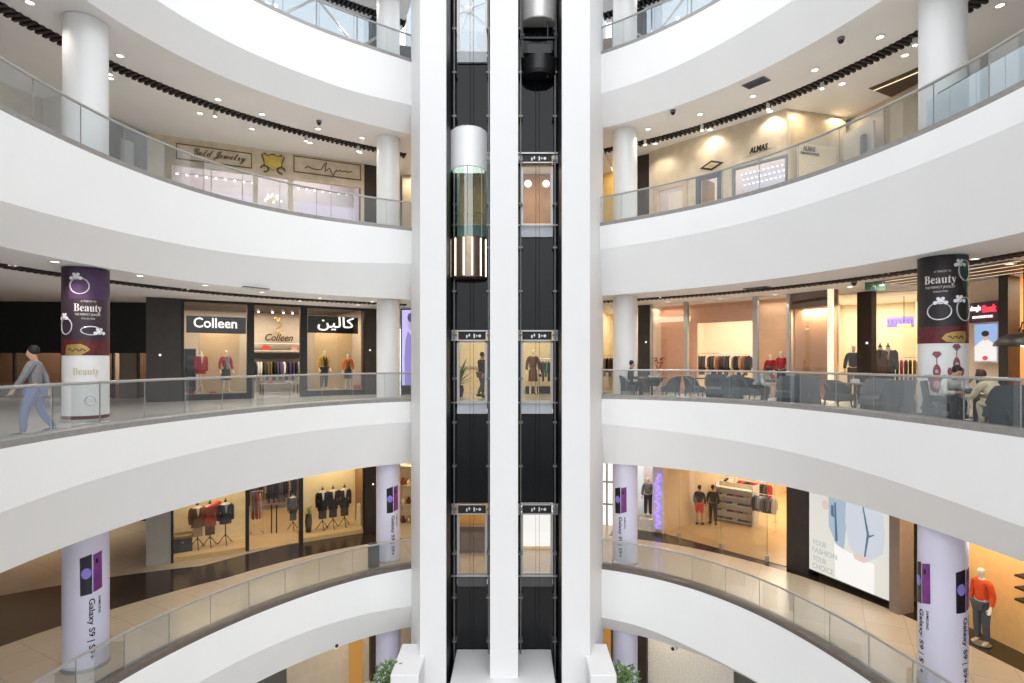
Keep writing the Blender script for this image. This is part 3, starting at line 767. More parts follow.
def shop_box(bay, depth, h, wallm, floorm=None, ceilm=None, u_off=0, z0=0.0, light=None, lcol=(1,.82,.58), side='left'):
    """walls, floor and ceiling of one shop behind a bay"""
    mb = MB(); w_ = bay.w
    mb.box(0,w_,depth,depth+.05,z0,h); mb.box(-.03,0,.03,depth,z0,h); mb.box(w_,w_+.03,.03,depth,z0,h)
    struct(mb.build('wall_%s_shop' % side, wallm, None, bay.loc, bay.rot))
    mb = MB(); mb.box(0,w_,.02,depth,h-.04,h); struct(mb.build('ceiling', ceilm or CEIL, None, bay.loc, bay.rot))
    if floorm: mb = MB(); mb.box(0,w_,.02,depth,.003,.02); struct(mb.build('floor', floorm, None, bay.loc, bay.rot))
    if light:
        area(bay.W(w_/2, depth*.55, h-.08), w_*.8, light, lcol, (0,0,bay.rot), depth*.6)
def textbox(b, body, u1, u2, ytop, ybot, k, m, parent=None, bold=0.0, italic=0.0, ext=.02, name='lettering', dz=0, loc=True):
    """letters on the plane y=k of a bay, filling the pixel box"""
    x1, x2 = b.x(u1,k), b.x(u2,k); um = (u1+u2)/2
    z1, z0 = b.zz(um,ytop,k), b.zz(um,ybot,k)
    vs, fs = text_geo(body, bold, italic)
    ya = min(p[1] for p in vs); yb = max(p[1] for p in vs); s = (z1-z0)/(yb-ya)
    mb = MB(); mb.text(body, s, lambda x,y,z: (x+(x1+x2)/2, k-z, z0+y-ya*s), ext, bold, abs(x2-x1), 'CENTER', italic)
    if parent: return mb.build(name, m, parent)
    return mb.build(name, m, None, b.loc, b.rot)
def downlights(sd, lv, off, us, row):
    R = RR[sd,lv+1]; z = R.zc+.04
    for k, u in enumerate(us):
        x, y = G(sd, lv, u, off); n = k
        key = 'dl'
        lab = '%s recessed downlight from the tower, %s row, %s ceiling of %s gallery' % (ORD[n], row, SIDE[sd], LVN[lv])
        if key not in PROTO:
            t = thing('recessed_downlight', lab, 'ceiling light', (x,y,z-.02), 0, 'recessed ceiling downlights')
            MB().lathe([(.085,.0),(.12,.0),(.125,.015),(.085,.03)], n=16, cap=False).build('trim_ring', mat('trim_white',(.8,.8,.78),.4,noise=.02), t)
            MB().lathe([(0,.008),(.085,.008),(.085,.02),(0,.02)], n=16).build('lamp', LAMPM, t)
            PROTO[key] = t
        else: dup(PROTO[key], (x,y,z-.02), 0, lab, 'recessed ceiling downlights')
        spot((x,y,z-.05), {2:36, 3:100}.get(lv, 85), (1,.92,.82), 130)
PROTO = {}
# ================================================================ shared facade helpers
def H(sd, lv): return RR[sd,lv+1].zc+.04-ZF[sd,lv]
def front(b, name_label, posts, panes, plinth=.2, hdr=.3, h=3.6, frame=BLACK, gl=None, holder=.06, pl_m=None, cat='shopfront', doors=()):
    t = thing('shopfront', name_label, cat, b.loc, b.rot)
    for u1, u2 in posts: MB().box(b.x(u1), b.x(u2), -.05, .10, 0, h).build('mullion', frame, t)
    if hdr: MB().box(0, b.w, -.03, .12, h-hdr, h).build('header', frame, t)
    for u1, u2 in panes:
        pane(b, u1, u2, plinth, h-hdr, .02, t, gl)
        if plinth > .01: MB().box(b.x(u1), b.x(u2), -.02, .12, 0, plinth).build('plinth', pl_m or frame, t)
    return t
def mq(b, u, ytop, k, z0, label, **kw):
    zt = b.zz(u, ytop, k)-z0
    return mannequin(label, b.W(b.x(u,k), k, z0), b.rot+kw.pop('turn',0), scale=max(.7, min(1.25, zt/1.73)), **kw)
def shelf_unit(b, u1, u2, k, z0, z1, n, m, label, depth=.35, sides=True):
    t = thing('shelf_unit', label, 'shelf', b.W(b.x(u1,k), k, z0), b.rot); w_ = b.x(u2,k)-b.x(u1,k); h = z1-z0
    for i in range(n): z = h*i/(n-1) if n > 1 else 0; MB().box(0,w_,0,depth,z,z+.03).build('shelf_board', m, t)
    if sides:
        for x in (0,w_-.025): MB().box(x,x+.025,0,depth,0,h).build('side_panel', m, t)
    MB().box(0,w_,depth-.015,depth,0,h).build('back_panel', m, t)
    return t, w_, h

# ================================================================ MIDDLE GALLERY, LEFT
z3 = ZF['L',3]; h3 = H('L',3)
b = pier('L',3,146,181,6.7,DKBROWN,'', .9, off2=6.2); plaque(b,160,356)
b = pier('L',3,365,379,4.85,DKBROWN,'', .9); plaque(b,370,351)
b = Bay('L',3,181,366,6.35,5.0)
shop_box(b, 4.4, h3, mat('shop_wall_taupe', c8(196,182,166), .6, noise=.04), T_L3, mat('shop_ceiling_dark', c8(70,60,54), .6, noise=.1), light=210, lcol=(1,.86,.68))
front(b, 'dark framed glass front of the clothing shop under white glowing signs', [(181,184),(247,254),(300,307),(363.5,366)], [(184,247),(307,363.5)], .22, .10, h3)
for u1, u2, body, a1, a2, yt, yb, lab, bold in ((186.5,246,'Colleen',193.5,237,318,328,'black sign box with glowing white Latin letters', .012),
        (308,349,'\ufee6\ufef4\ufedf\ufe8e\ufedb',317.5,354,317,331,'black sign box with glowing white Arabic letters', .012)):
    k = .25; t = thing('shop_sign', lab, 'sign', b.loc, b.rot)
    x1, x2 = b.x(u1,k), b.x(u2,k)
    if 'Arabic' in lab: x2 = b.x(358,k)
    zb, zt = b.zz(u1,332.5,k), b.zz(u1,315.5,k)
    MB().box(x1,x2,k,k+.14,zb,zt).build('sign_box', BLACK, t)
    textbox(b, body, a1, a2, yt, yb, k-.005, SIGNW, t, bold, name='sign_letters')
DISPM = mat('display_backdrop', c8(206,178,140), .6, noise=.05)
for u1, u2, nm in ((199,240,'left'),(314,352,'right')):
    k = 1.5; tag(MB().bbox(b.x(u1,k), b.x(u2,k), k, k+.06, .22, b.zz(u1,331,k), .01).build('display_backdrop', DISPM, None, b.loc, b.rot), 'tall beige backdrop panel in the %s display window beside the emblem' % nm, 'display panel')
    area(b.W(b.x((u1+u2)/2,.7), .7, h3-.3), .8, 45, (1,.85,.62), (0,0,b.rot), .5)
    struct(MB().box(b.x(184 if nm == 'left' else 307,.8), b.x(247 if nm == 'left' else 363,.8), .12, 1.5, .0, .22).build('floor', mat('display_plinth', c8(150,140,128), .5, noise=.05), None, b.loc, b.rot))
mq(b,226,350,.75,.22,'mannequin in red jacket with grey scarf and charcoal skirt, under the white Latin sign', top=FB['red'], bottom=FB['charcoal'], scarf=FB['grey'], turn=.25)
mq(b,324,350,.75,.22,'mannequin in yellow jacket and dark trousers, under the white Arabic sign', top=FB['yellow'], bottom=FB['navy'], bottom_kind='trousers', turn=.2, scarf=FB['black'])
mq(b,348,353.5,.75,.22,'mannequin in orange jacket with dark skirt beside the yellow jacket', top=FB['orange'], bottom=FB['charcoal'], bottom_kind='skirt', turn=-.3, scarf=FB['brown'])
dress_form('dress form in a red jacket on pale tripod, under the white Latin sign', b.W(b.x(201,.75),.75,.22), b.rot+.2, FB['red'], FB['cream'], None, MANQ)
shoe_pair('red shoes on the plinth left of the red dress form', b.W(b.x(191,.45),.45,.22), b.rot+.8, FB['red'])
shoe_pair('orange shoes on the plinth between the red figures', b.W(b.x(213,.45),.45,.22), b.rot-.6, FB['rust'])
shoe_pair('cream shoes on the plinth between yellow and orange figures', b.W(b.x(335,.45),.45,.22), b.rot+.6, FB['cream'])
handbag('red handbag on the plinth beside the orange jacket figure', b.W(b.x(357,.5),.5,.22), b.rot, FB['red'], .8)
tt, w_, hh = shelf_unit(b, 184.5, 196, 1.6, .22, 1.9, 5, BLACK, 'narrow black shelf of folded clothes left of the red figures', .4)
r = random.Random(3)
for i in range(4):
    nm = ('slate','grey','navy','charcoal')[i]
    tag(MB().bbox(.05,w_-.06,.05,.32,0,.16,.03).build('folded_clothes', FB[nm], None, b.W(b.x(184.5,1.6),1.6,.22+hh*i/4+.031), b.rot), '%s stack of folded clothes on narrow black shelf, %s from below' % (nm, ORD[i]), 'folded clothes')
k = 4.18
t = thing('wall_emblem', 'gold flourish emblem above dark italic lettering on taupe shop wall', 'sign', b.loc, b.rot)
xc = b.x(279,k); zc = b.zz(279,327,k)
mb = MB(); mb.tube([(xc-.20+.03*i, k-.03, zc+.36+.13*math.sin(i*.9)) for i in range(9)], .03, 6); mb.tube([(xc+.16*math.sin(i*.7)*(1-.06*i), k-.03, zc+.2-.05*i) for i in range(9)], .035, 6)
mb.tube([(xc-.28+.07*i, k-.03, zc-.28+.05*math.cos(i*1.5)) for i in range(9)], .022, 6); mb.build('flourish', GOLD, t)
textbox(b, 'Colleen', 265, 293, 334, 341, k-.01, mat('dark_bronze_letters', c8(70,52,34), .4, .4, noise=.1), t, .02, .35, name='letters')
for y in (344, 351.5):
    z = b.zz(277,y,3.9); tag(MB().box(b.x(250,3.9), b.x(304,3.9), 3.85, 4.18, z, z+.05).build('wall_shelf', mat('shelf_white', c8(226,220,212), .5, noise=.03), None, b.loc, b.rot), 'long white wall shelf, %s one under the gold emblem' % ('upper' if y == 344 else 'lower'), 'shelf')
handbag('red handbag on the white wall shelf of the clothing shop', b.W(b.x(266,3.98),3.98,b.zz(277,351.5,3.9)+.052), b.rot, FB['coral'], .85)
handbag('pink handbag on the white wall shelf near the shop mullion', b.W(b.x(294,3.98),3.98,b.zz(277,351.5,3.9)+.052), b.rot, FB['pink'], .8)
tag(MB().box(b.x(250,3.9), b.x(304,3.9), 3.6, 4.17, b.zz(277,358.5,3.9), b.zz(277,353,3.9)).build('rail_fascia', BLACK, None, b.loc, b.rot), 'black rail box above the clothes at the back of the shop', 'shelf')
zr = b.zz(277,359.5,3.75)
hang(b.W(b.x(251,3.7),3.7,zr), b.rot, 16, (b.x(302,3.7)-b.x(251,3.7))/16, [FB['charcoal'],FB['black'],FB['white'],FB['white'],FB['charcoal'],FB['olive'],FB['olive'],FB['black'],FB['slate'],FB['purple'],FB['white'],FB['black'],FB['purple']], 'the rail below the gold emblem', 'clothes on the rail below the gold emblem')
t = thing('display_table', 'low dark table with shoes in the middle of the clothing shop', 'table', b.W(b.x(279,2.2),2.2,.02), b.rot)
MB().bbox(-.75,.75,-.35,.35,.42,.47,.01).build('table_top', FB['grey'], t)
MB().box(-.7,.7,-.3,.3,.18,.21).build('lower_shelf', FB['grey'], t)
for sx in (-.7,.7):
    for sy in (-.3,.3): MB().cyl((sx,sy,0),(sx,sy,.42),.02).build('leg', BLACK, t)
shoe_pair('red shoes on the low dark shop table', b.W(b.x(270,2.2),2.2,.491), b.rot+1.2, FB['red'])
shoe_pair('white shoes on the low dark shop table', b.W(b.x(288,2.2),2.2,.491), b.rot+1.3, FB['white'])
for i, u in enumerate((258,272,283,292)):
    p = b.W(b.x(u,1.4),1.4,h3-.05); mb = MB(); mb.cyl((0,0,-.12),(0,0,0),.012); mb.cyl((0,-.1,-.2),(0,.03,-.1),.05,.04)
    t = thing('track_spotlight', 'black track spotlight before the gold emblem, %s from left' % ORD[i], 'ceiling light', p, b.rot, 'track spots of the clothing shop'); mb.build('housing', BLACK, t)
    MB().cyl((0,-.106,-.206),(0,-.1,-.2),.042).build('lamp', LAMPM, t)
# the dark frontage left of the shop
b = Bay2(P(-60,21.5).xy, P(147,22.2).xy, z3); k = 0
struct(MB().box(0,b.w,.0,.1,b.zz(60,353,0),h3).build('wall_left_shopfront', BLACK, None, b.loc, b.rot))
struct(MB().box(0,b.w,2.2,2.3,0,h3).build('wall_left_interior', mat('brown_interior', c8(124,104,88), .6, noise=.15, nscale=1.5), None, b.loc, b.rot))
t = thing('shopfront', 'dim brown glass shopfront behind the jewellery advert column', 'shopfront', b.loc, b.rot)
zt = b.zz(60,353,0)
for u1, u2 in ((-60,14),(14,62),(62,113),(137,146)): pane(b, u1, u2, .05, zt, .04, t, glass('brown_glass', (.62,.56,.50), .05))
for u in (13,61,112,137): MB().box(b.x(u), b.x(u)+.07, -.02, .09, 0, zt).build('mullion', DKBROWN, t)
MB().box(b.x(120), b.x(137), -.05, .06, 0, zt).build('stone_panel', mat('stone_panel', c8(120,110,98), .5, noise=.08), t)
MB().box(0, b.w, .3, .8, .0, .55).build('low_bench', mat('bench_tan', c8(150,126,98), .5, noise=.06), t)
area(b.W(b.w*.6,1.2,h3-.8), 6.0, 320, (1,.86,.72), (0,0,b.rot), .7)
def advert_column(sd, lv, u, y0_, depth, kind, r=.455):
    pass
# lightbox beyond the column
b = Bay('L',3,400,436,4.4,3.4); b = Bay2(P(400,24.2).xy, P(424,24.2).xy, z3)
def lightbox(b, u1, u2, ytop, ybot, k, label, bgm, parts, name='advert_lightbox', framem=BLACK, zmin=None):
    t = thing(name, label, 'advertisement', b.loc, b.rot)
    um = (u1+u2)/2; x1, x2 = b.x(u1,k), b.x(u2,k); z1, z0 = b.zz(um,ytop,k), b.zz(um,ybot,k)
    if zmin is not None: z0 = zmin
    MB().box(x1-.05,x2+.05,k,k+.15,z0-.05,z1+.05).build('frame', framem, t)
    MB().box(x1,x2,k-.012,k+.01,z0,z1).build('glowing_face', bgm, t)
    w_, h_ = x2-x1, z1-z0
    for i, (nm, m, poly) in enumerate(parts):
        y_ = k-.012-.003*(i+1)
        MB().plate([(x1+w_*p[0], z0+h_*p[1]) for p in poly], y_, k-.011).build(nm, m, t)
    return t
def blob(cx, cy, rx, ry, n=18, a0=0, a1=2*PI): return [(cx+rx*math.cos(a0+(a1-a0)*i/n), cy+ry*math.sin(a0+(a1-a0)*i/n)) for i in range(n)]
LILAC = emit('lightbox_lilac', c8(196,190,240), 1.0)
MB().box(b.x(401),b.x(416),.0,.2,0,.4).build('lightbox_plinth', BLACK, lightbox(b, 402, 414, 310, 386, 0, 'tall lilac lightbox advert with a pale woman figure beside the tower', LILAC,
    [('printed_figure', emit('lightbox_violet', c8(150,140,214), .8), [(.25,.0),(.2,.35),(.3,.6),(.5,.72),(.75,.66),(1,.6),(1,0)]),
     ('printed_face', emit('lightbox_face', c8(184,172,222), .9), blob(.68,.83,.2,.10)), ('printed_hair', emit('lightbox_hair', c8(96,84,140), .7), blob(.72,.90,.26,.06))], zmin=.42))
# the walking person
gx, gy = G('L',3,36,.6)
person('man in grey shirt and blue jeans walking beside the left balustrade', 'walk', (gx,gy,z3+.005), -1.2, FB['grey'], FB['denim'], FB['charcoal'])

# ================================================================ MIDDLE GALLERY, RIGHT
zr3 = ZF['R',3]; hr3 = H('R',3)
PINK = mat('pink_wall', c8(220,170,142), .6, noise=.05); PEACH = mat('peach_wall', c8(226,184,148), .55, noise=.05)
b = Bay('R',3,598,640,4.7)
shop_box(b, 3.5, hr3, CREAM, SHOPFL, light=70, side='right')
t, w_, hh = shelf_unit(b, 598, 639, 3.0, .0, 1.2, 3, FB['cream'], 'cream shelf unit along the back of the shop behind the column')
rack('chrome rail of clothes in the shop left of the right column', b.W(b.x(600,1.2),1.2,0.02), b.rot, 1.4, 1.55)
hang(b.W(b.x(600,1.2)+.1,1.2,1.57), b.rot, 10, .12, [FB['charcoal'],FB['tan'],FB['black'],FB['brown']], 'the rail behind the right column', 'clothes on the rail behind the right column')
b = pier('R',3,638,650.5,4.6,DKBROWN,'',.9); plaque(b,646,343)
b = Bay('R',3,650.5,790,4.5,3.7)
shop_box(b, 5.0, hr3, mat('pink_shop_wall', c8(244,230,208), .6, noise=.03), SHOPFL, light=200, lcol=(1,.9,.78), side='right')
front(b, 'tall glass front of the pink walled fashion shop with slim posts', [(650.5,652),(684,688),(753,758),(787,790)], [(652,684),(688,753),(758,787)], .12, 0, hr3, STEEL)
struct(MB().box(b.x(655,.9), b.x(697,.9), .9, 1.0, 0, hr3).build('wall_right_pink', PINK, None, b.loc, b.rot))
struct(MB().box(b.x(697,.9), b.x(757,.9), .9, 1.0, b.zz(725,322,.9), hr3).build('wall_right_pink', PINK, None, b.loc, b.rot))
struct(MB().box(b.x(757,.9), b.w, .9, 1.0, 0, hr3).build('wall_right_pink', PEACH, None, b.loc, b.rot))
tag(MB().box(b.x(652,.3), b.x(690,.3), .3, .36, b.zz(670,322,.3), b.zz(670,317,.3)).build('light_lintel', emit('warm_lintel', (1,.8,.55), 1.0), None, b.loc, b.rot), 'glowing warm lintel strip inside the pink shop window', 'light')
area(b.W(b.x(670,.5),.5,hr3-.15), 1.2, 8, (1,.90,.78), (0,0,b.rot), .4); area(b.W(b.x(772,.5),.5,hr3-.15), 1.0, 8, (1,.90,.78), (0,0,b.rot), .4)
zq = b.zz(720,354,3.5)
rack('chrome rail of dark clothes in the warm room of the pink shop', b.W(b.x(698,3.2),3.2,.02), b.rot, b.x(754,3.2)-b.x(698,3.2), zq)
hang(b.W(b.x(699,3.2),3.2,zq+.02), b.rot, 17, (b.x(752,3.2)-b.x(699,3.2))/17, [FB['black'],FB['charcoal'],FB['black'],FB['cream'],FB['black'],FB['black'],FB['tan'],FB['brown']], 'the rail in the pink shop', 'clothes on the rail in the pink shop')
mq(b,770.5,354,.55,.12,'mannequin in a red dress in the pink shop window', top=FB['red'], bottom=FB['red'], turn=.1)
mq(b,781.5,351,.5,.12,'mannequin in red jacket over black trousers by the window post', top=FB['red'], bottom=FB['black'], bottom_kind='trousers', turn=-.1)
t = thing('flower_vase', 'tall vase of orange dried flowers inside the left pink shop window', 'vase', b.W(b.x(659,.45),.45,.02), b.rot)
MB().lathe([(0,0),(.10,0),(.13,.35),(.07,.75),(.09,.82),(.06,.82),(0,.6)], n=16).build('vase', FB['cream'], t, smooth=True)
mb = MB(); r = random.Random(5)
for i in range(12): a = r.uniform(0,2*PI); q = r.uniform(.1,.28); mb.tube([(0,0,.7),(q*.4*math.cos(a),q*.4*math.sin(a),1.0),(q*math.cos(a),q*math.sin(a),1.15+r.uniform(0,.3))],.006,4); mb.ell((q*math.cos(a),q*math.sin(a),1.2+r.uniform(0,.25)),.05,.05,.04,6,4)
mb.build('flowers', FB['rust'], t)
b = Bay('R',3,790,832,3.7,3.5)
struct(MB().box(0,b.w,.25,.35,0,hr3).build('wall_right_peach', PEACH, None, b.loc, b.rot))
t = front(b, 'reflective glass front before the plain peach wall', [(828.5,832)], [(790,828.5)], .05, 0, hr3, mat('warm_light_post', c8(250,226,180), .4, emit=.8, ecol=(1,.84,.6)), glass('mirror_shop_glass', (.80,.76,.72), .09))
struct(MB().box(0,b.w,.05,.3,hr3-.55,hr3).build('wall_right_header', mat('header_taupe', c8(140,112,92), .5, noise=.08), None, b.loc, b.rot))
area(b.W(b.w/2,.15,hr3-.6), .9, 40, (1,.9,.76), (0,0,b.rot), .2)
b = Bay('R',3,832,921,5.0,6.2)
shop_box(b, 4.5, hr3, CREAM, SHOPFL, light=150, lcol=(1,.88,.7), side='right')
front(b, 'glass front of the cream clothing shop beside the jewellery advert column', [(832,833)], [(833,857),(871,920)], .05, 0, hr3, STEEL)
bp = pier('R',3,857,871.5,5.15,DKBROWN,'',.3); plaque(bp,867,344)
mq(b,853.5,345,1.0,.02,'mannequin in dark jacket left of the dark pier', top=FB['charcoal'], bottom=FB['brown'], bottom_kind='dress' if False else 'trousers')
dress_form('dress form in brown coat right of the dark pier', b.W(b.x(880,.9),.9,.02), b.rot, FB['brown'], FB['black'], FB['black']).scale = (1.2,1.2,1.2)
dress_form('dress form in dark grey coat beside the brown coat form', b.W(b.x(888,1.0),1.0,.02), b.rot, FB['charcoal'], FB['white'], FB['black']).scale = (1.2,1.2,1.2)
rack('dark rail of coats in the cream shop by the advert column', b.W(b.x(884,2.2),2.2,.02), b.rot, 1.7, 1.45)
hang(b.W(b.x(884,2.2)+.15,2.2,1.47), b.rot, 11, .13, [FB['black'],FB['brown'],FB['black'],FB['red'],FB['charcoal']], 'the coat rail in the cream shop', 'coats on the rail in the cream shop', (1,2))
t = thing('neon_sign', 'violet neon word sign high in the cream shop', 'sign', b.loc, b.rot)
NEON = emit('neon_violet', (.25,.16,1.0), 2.5)
k = 3.0; mb = MB(); xa, xb_ = b.x(887,k), b.x(914,k); zn = b.zz(899,322,k)
for i in range(7):
    x = xa+(xb_-xa)*i/7; s = (xb_-xa)/8; mb.tube([(x+s*.5+s*.45*math.cos(a), k, zn+.13*math.sin(a)) for a in [PI*j/5*(1.2 if i % 2 else 1.7)-.3 for j in range(7)]], .022, 5)
mb.build('neon_tube', NEON, t); MB().box(xa,xb_,k+.03,k+.06,zn-.2,zn+.2).build('sign_back', mat('sign_back_lilac', c8(150,140,190), .5, noise=.04), t)
t = thing('chandelier', 'small yellow glass chandelier hanging before the violet neon sign', 'ceiling light', b.W(b.x(904,1.8),1.8,b.zz(904,326,1.8)))
MB().cyl((0,0,.1),(0,0,h3-b.zz(903,326,1.8)),.012).build('rod', BLACK, t)
mb = MB()
for i in range(6): a = PI/3*i; mb.ell((.16*math.cos(a),.16*math.sin(a),0),.07,.07,.09,8,5)
mb.build('glass_globes', emit('amber_globe', (1,.72,.25), 1.6), t, smooth=True)
# beyond the advert column
b = Bay('R',3,966,1000,5.6,5.4)
struct(MB().box(-.8,b.w,.2,.3,0,hr3).build('wall_right_pink', mat('peach_white', c8(236,214,190), .5, noise=.03), None, b.loc, b.rot))
t = thing('shop_sign', 'dark purple sign box with white and red lettering right of advert column', 'sign', b.loc, b.rot)
x1, x2 = b.x(966,-.1), b.x(998,-.1); MB().box(x1,x2,-.1,.18,b.zz(982,322,-.1),b.zz(982,302,-.1)).build('sign_box', mat('sign_purple', c8(92,58,84), .5, noise=.06), t)
textbox(b,'doogle',970.5,981,305.5,312.5,-.11,SIGNW,t,.02,name='white_letters'); textbox(b,'Book',983,997,304.5,312,-.11,emit('sign_red',(1,.05,.08),1.4),t,.05,name='red_letters'); textbox(b,'BOOKSTORE',973,993,315.5,318,-.11,SIGNW,t,.0,name='small_letters')
SKYB = emit('poster_sky', c8(150,180,226), .95)
lightbox(b, 975, 997, 324, 361, .0, 'glowing poster of a dark haired woman in white under the purple sign', SKYB,
   [('printed_snow', emit('poster_snow', c8(238,232,230), .95), [(0,0),(1,0),(1,.42),(.8,.5),(.6,.58),(.4,.58),(.2,.5),(0,.4)]), ('printed_face', emit('poster_face', c8(214,176,156), .9), blob(.5,.66,.13,.11)), ('printed_hair', emit('poster_hair', c8(52,44,48), .8), blob(.5,.74,.17,.08)), ('printed_badge', emit('poster_badge', c8(214,80,90), .9), blob(.5,.08,.12,.06))], framem=FB['white'])
pier('R',3,998.5,1008,5.2,DKBROWN,'',.8)
b = Bay('R',3,1008,1075,5.3,5.0)
shop_box(b, 4.0, hr3, mat('amber_wall', c8(230,190,140), .6, noise=.06), SHOPFL, light=140, side='right')
t = thing('pendant_lamp', 'large black dome pendant lamp at the far right of the middle gallery', 'ceiling light', b.W(b.x(1024,-.6),-.6,b.zz(1024,346,-.6)))
MB().lathe([(.62,0),(.60,.10),(.45,.24),(.22,.33),(.05,.36),(.05,.42),(0,.42)], n=24, cap=False).build('shade', BLACK, t, smooth=True); MB().cyl((0,0,.4),(0,0,hr3-b.zz(1024,346,-.6)),.014).build('cable', BLACK, t); MB().ell((0,0,.06),.09,.09,.09).build('bulb', LAMPM, t, smooth=True)
t, w_, hh = shelf_unit(b, 1008, 1050, 2.6, 0, 2.2, 5, DKBROWN, 'dark back bar shelf of bottles behind the pendant lamp')
BT = []
for i in range(24):
    lab = '%s bottle on the %s board of the back bar shelf' % (ORD[i % 8], ('second','third','fourth')[i//8])
    p = b.W(b.x(1008,2.6)+.1+(i % 8)*.16, 2.75, hh/4*(1+i//8)+.031)
    m = (FB['orange'],FB['yellow'],FB['rust'],GOLD)[i % 4]
    tag(MB().lathe([(0,0),(.04,0),(.04,.17),(.015,.23),(.015,.3),(0,.3)], n=10).build('bottle', m, None, p, smooth=True), lab, 'bottle', 'bottles on the back bar shelf')
t = thing('wire_sign', 'dark wire script lettering over the bar shelf', 'sign', b.loc, b.rot)
mb = MB(); k = .3; xa, xb_ = b.x(1006,k), b.x(1040,k); zn = b.zz(1020,326,k)
mb.tube([(xa+(xb_-xa)*i/24, k, zn+.14*math.sin(i*1.1)+.05*math.sin(i*2.3)) for i in range(25)], .018, 5); mb.build('lettering', BLACK, t)
# cafe along the balustrade -------------------------------------------------
def cp(u, off): x, y = G('R',3,u,off); return (x, y, zr3+.004)
def tang(u, off=1.0):
    a = Vector(G('R',3,u-6,off)); c = Vector(G('R',3,u+6,off)); d = c-a; return math.atan2(d.y, d.x)
EAST, WEST = PI/2, -PI/2      # chair fronts: +x / -x before turning with the rim
def ch(u, off, face, label, m=CHF, tall=False): return tub_chair(label, cp(u,off), tang(u,off)+face, m, tall=tall)
ch(629,.75,EAST,'grey tub chair of the seated man by the far column', CHF2)
person('man in dark suit sitting at the table nearest the right column', 'sit', cp(630,.75), tang(629)+EAST, FB['black'], FB['black'], FB['black'])
cafe_table('square table with white cups between the seated man and an empty chair', cp(652,.85), tang(652), .42)
MB().lathe([(.0,.44),(.22,.44),(.40,.70),(.40,.72),(0,.72)], n=4).build('table_skirt', CHF2, bpy.data.objects['cafe_table'])
ch(671,.8,WEST,'empty grey tub chair facing the seated man across his table')
ch(694,.9,EAST,'grey tub chair just right of the first shop window post')
cafe_table('square table before the warm shop opening', cp(710,1.15), tang(710))
ch(716,.62,0,'grey tub chair with its back to the balustrade, left of pair', CHF, True)
ch(733,.75,WEST,'grey tub chair beside the left back turned chair', CHF, True)
ch(752,.75,EAST,'grey tub chair of the hunched visitor', CHF2)
person('visitor in patterned pale jacket hunched over a table', 'hunch', cp(754,.70), tang(754)+EAST, mat('patterned_jacket', c8(176,184,176), .9, noise=.5, nscale=5), FB['black'], FB['white'])
cafe_table('square table in front of the hunched visitor', cp(779,1.2), tang(775))
ch(789,.62,0,'grey tub chair with its back to the rail, below red mannequins', CHF, True)
ch(808,.72,WEST,'grey tub chair before the peach wall', CHF, True)
ch(838,.75,EAST,'grey tub chair left of the dark pier', CHF2)
cafe_table('square table with a white carton left of the dark pier', cp(855,1.0), tang(855))
ch(876,.62,0,'grey tub chair with its back to the rail below brown coat', CHF, True)
ch(899,.68,WEST,'grey tub chair just left of the advert column', CHF, True)
MUG = FB['white']
def ontable(u, off, dx, dy, what, label):
    p = Vector(cp(u,off))+Vector((dx,dy,.752))
    if what == 'cup':
        mb = MB(); mb.lathe([(0,0),(.028,0),(.04,.07),(.036,.07),(.02,.01),(0,.01)], n=12); mb.tube([(.038,0,.055),(.06,0,.045),(.055,0,.02),(.034,0,.015)],.006,5)
        tag(mb.build('cup', MUG, None, p, smooth=True), label, 'cup')
    elif what == 'box': tag(MB().bbox(-.09,.09,-.07,.07,0,.1,.01).build('carton', MUG, None, p), label, 'box')
    else:
        mb = MB(); mb.lathe([(0,0),(.09,0),(.12,.02),(.11,.022),(.08,.008),(0,.008)], n=16); tag(mb.build('plate', MUG, None, p, smooth=True), label, 'plate')
ontable(652,.85,-.1,-.05,'cup','white cup on the seated man’s table, left one'); ontable(652,.85,.18,.05,'cup','white cup on the seated man’s table, right one'); ontable(652,.85,.05,.2,'plate','white plate on the seated man’s table')
ontable(710,1.15,-.1,-.1,'cup','white cup on the table before the warm shop opening'); ontable(855,1.0,0,0,'box','white carton on the table left of the dark pier')
ch(940,.62,EAST-.25,'large charcoal tub chair in front of the advert column', CHF2, True)
person('person in white coat and dark trousers leaning on a table by the column', 'lean', cp(943,.60), tang(943)+EAST-.1, FB['white'], FB['charcoal'], FB['charcoal'])
cafe_table('square table shared by two people in white', cp(975,.85), tang(975), .40)
ontable(975,.85,-.1,.05,'plate','white plate on the table between two people in white'); ontable(975,.85,.15,-.05,'cup','white cup on the table between two people in white')
ch(1008,.62,WEST+.1,'charcoal tub chair of the person in full white', CHF2, True)
person('person all in white bending over the table at far right', 'hunch', cp(1004,.60), tang(1004)+WEST, FB['cream'], FB['cream'], FB['brown'], hair=mat('hair_brown', c8(70,44,32), .6, noise=.2))
t = thing('barrier_post', 'dark barrier post with crossed arms behind the table of two people', 'post', cp(978,2.2))
MB().cyl((0,0,0),(0,0,1.15),.035).build('pole', BLACK, t); MB().lathe([(0,0),(.18,0),(.16,.03),(0,.04)]).build('base', BLACK, t)
mb = MB(); mb.tube([(-.3,0,.75),(0,0,1.05)],.015,5); mb.tube([(.3,0,.75),(0,0,1.05)],.015,5); mb.build('arm', BLACK, t)
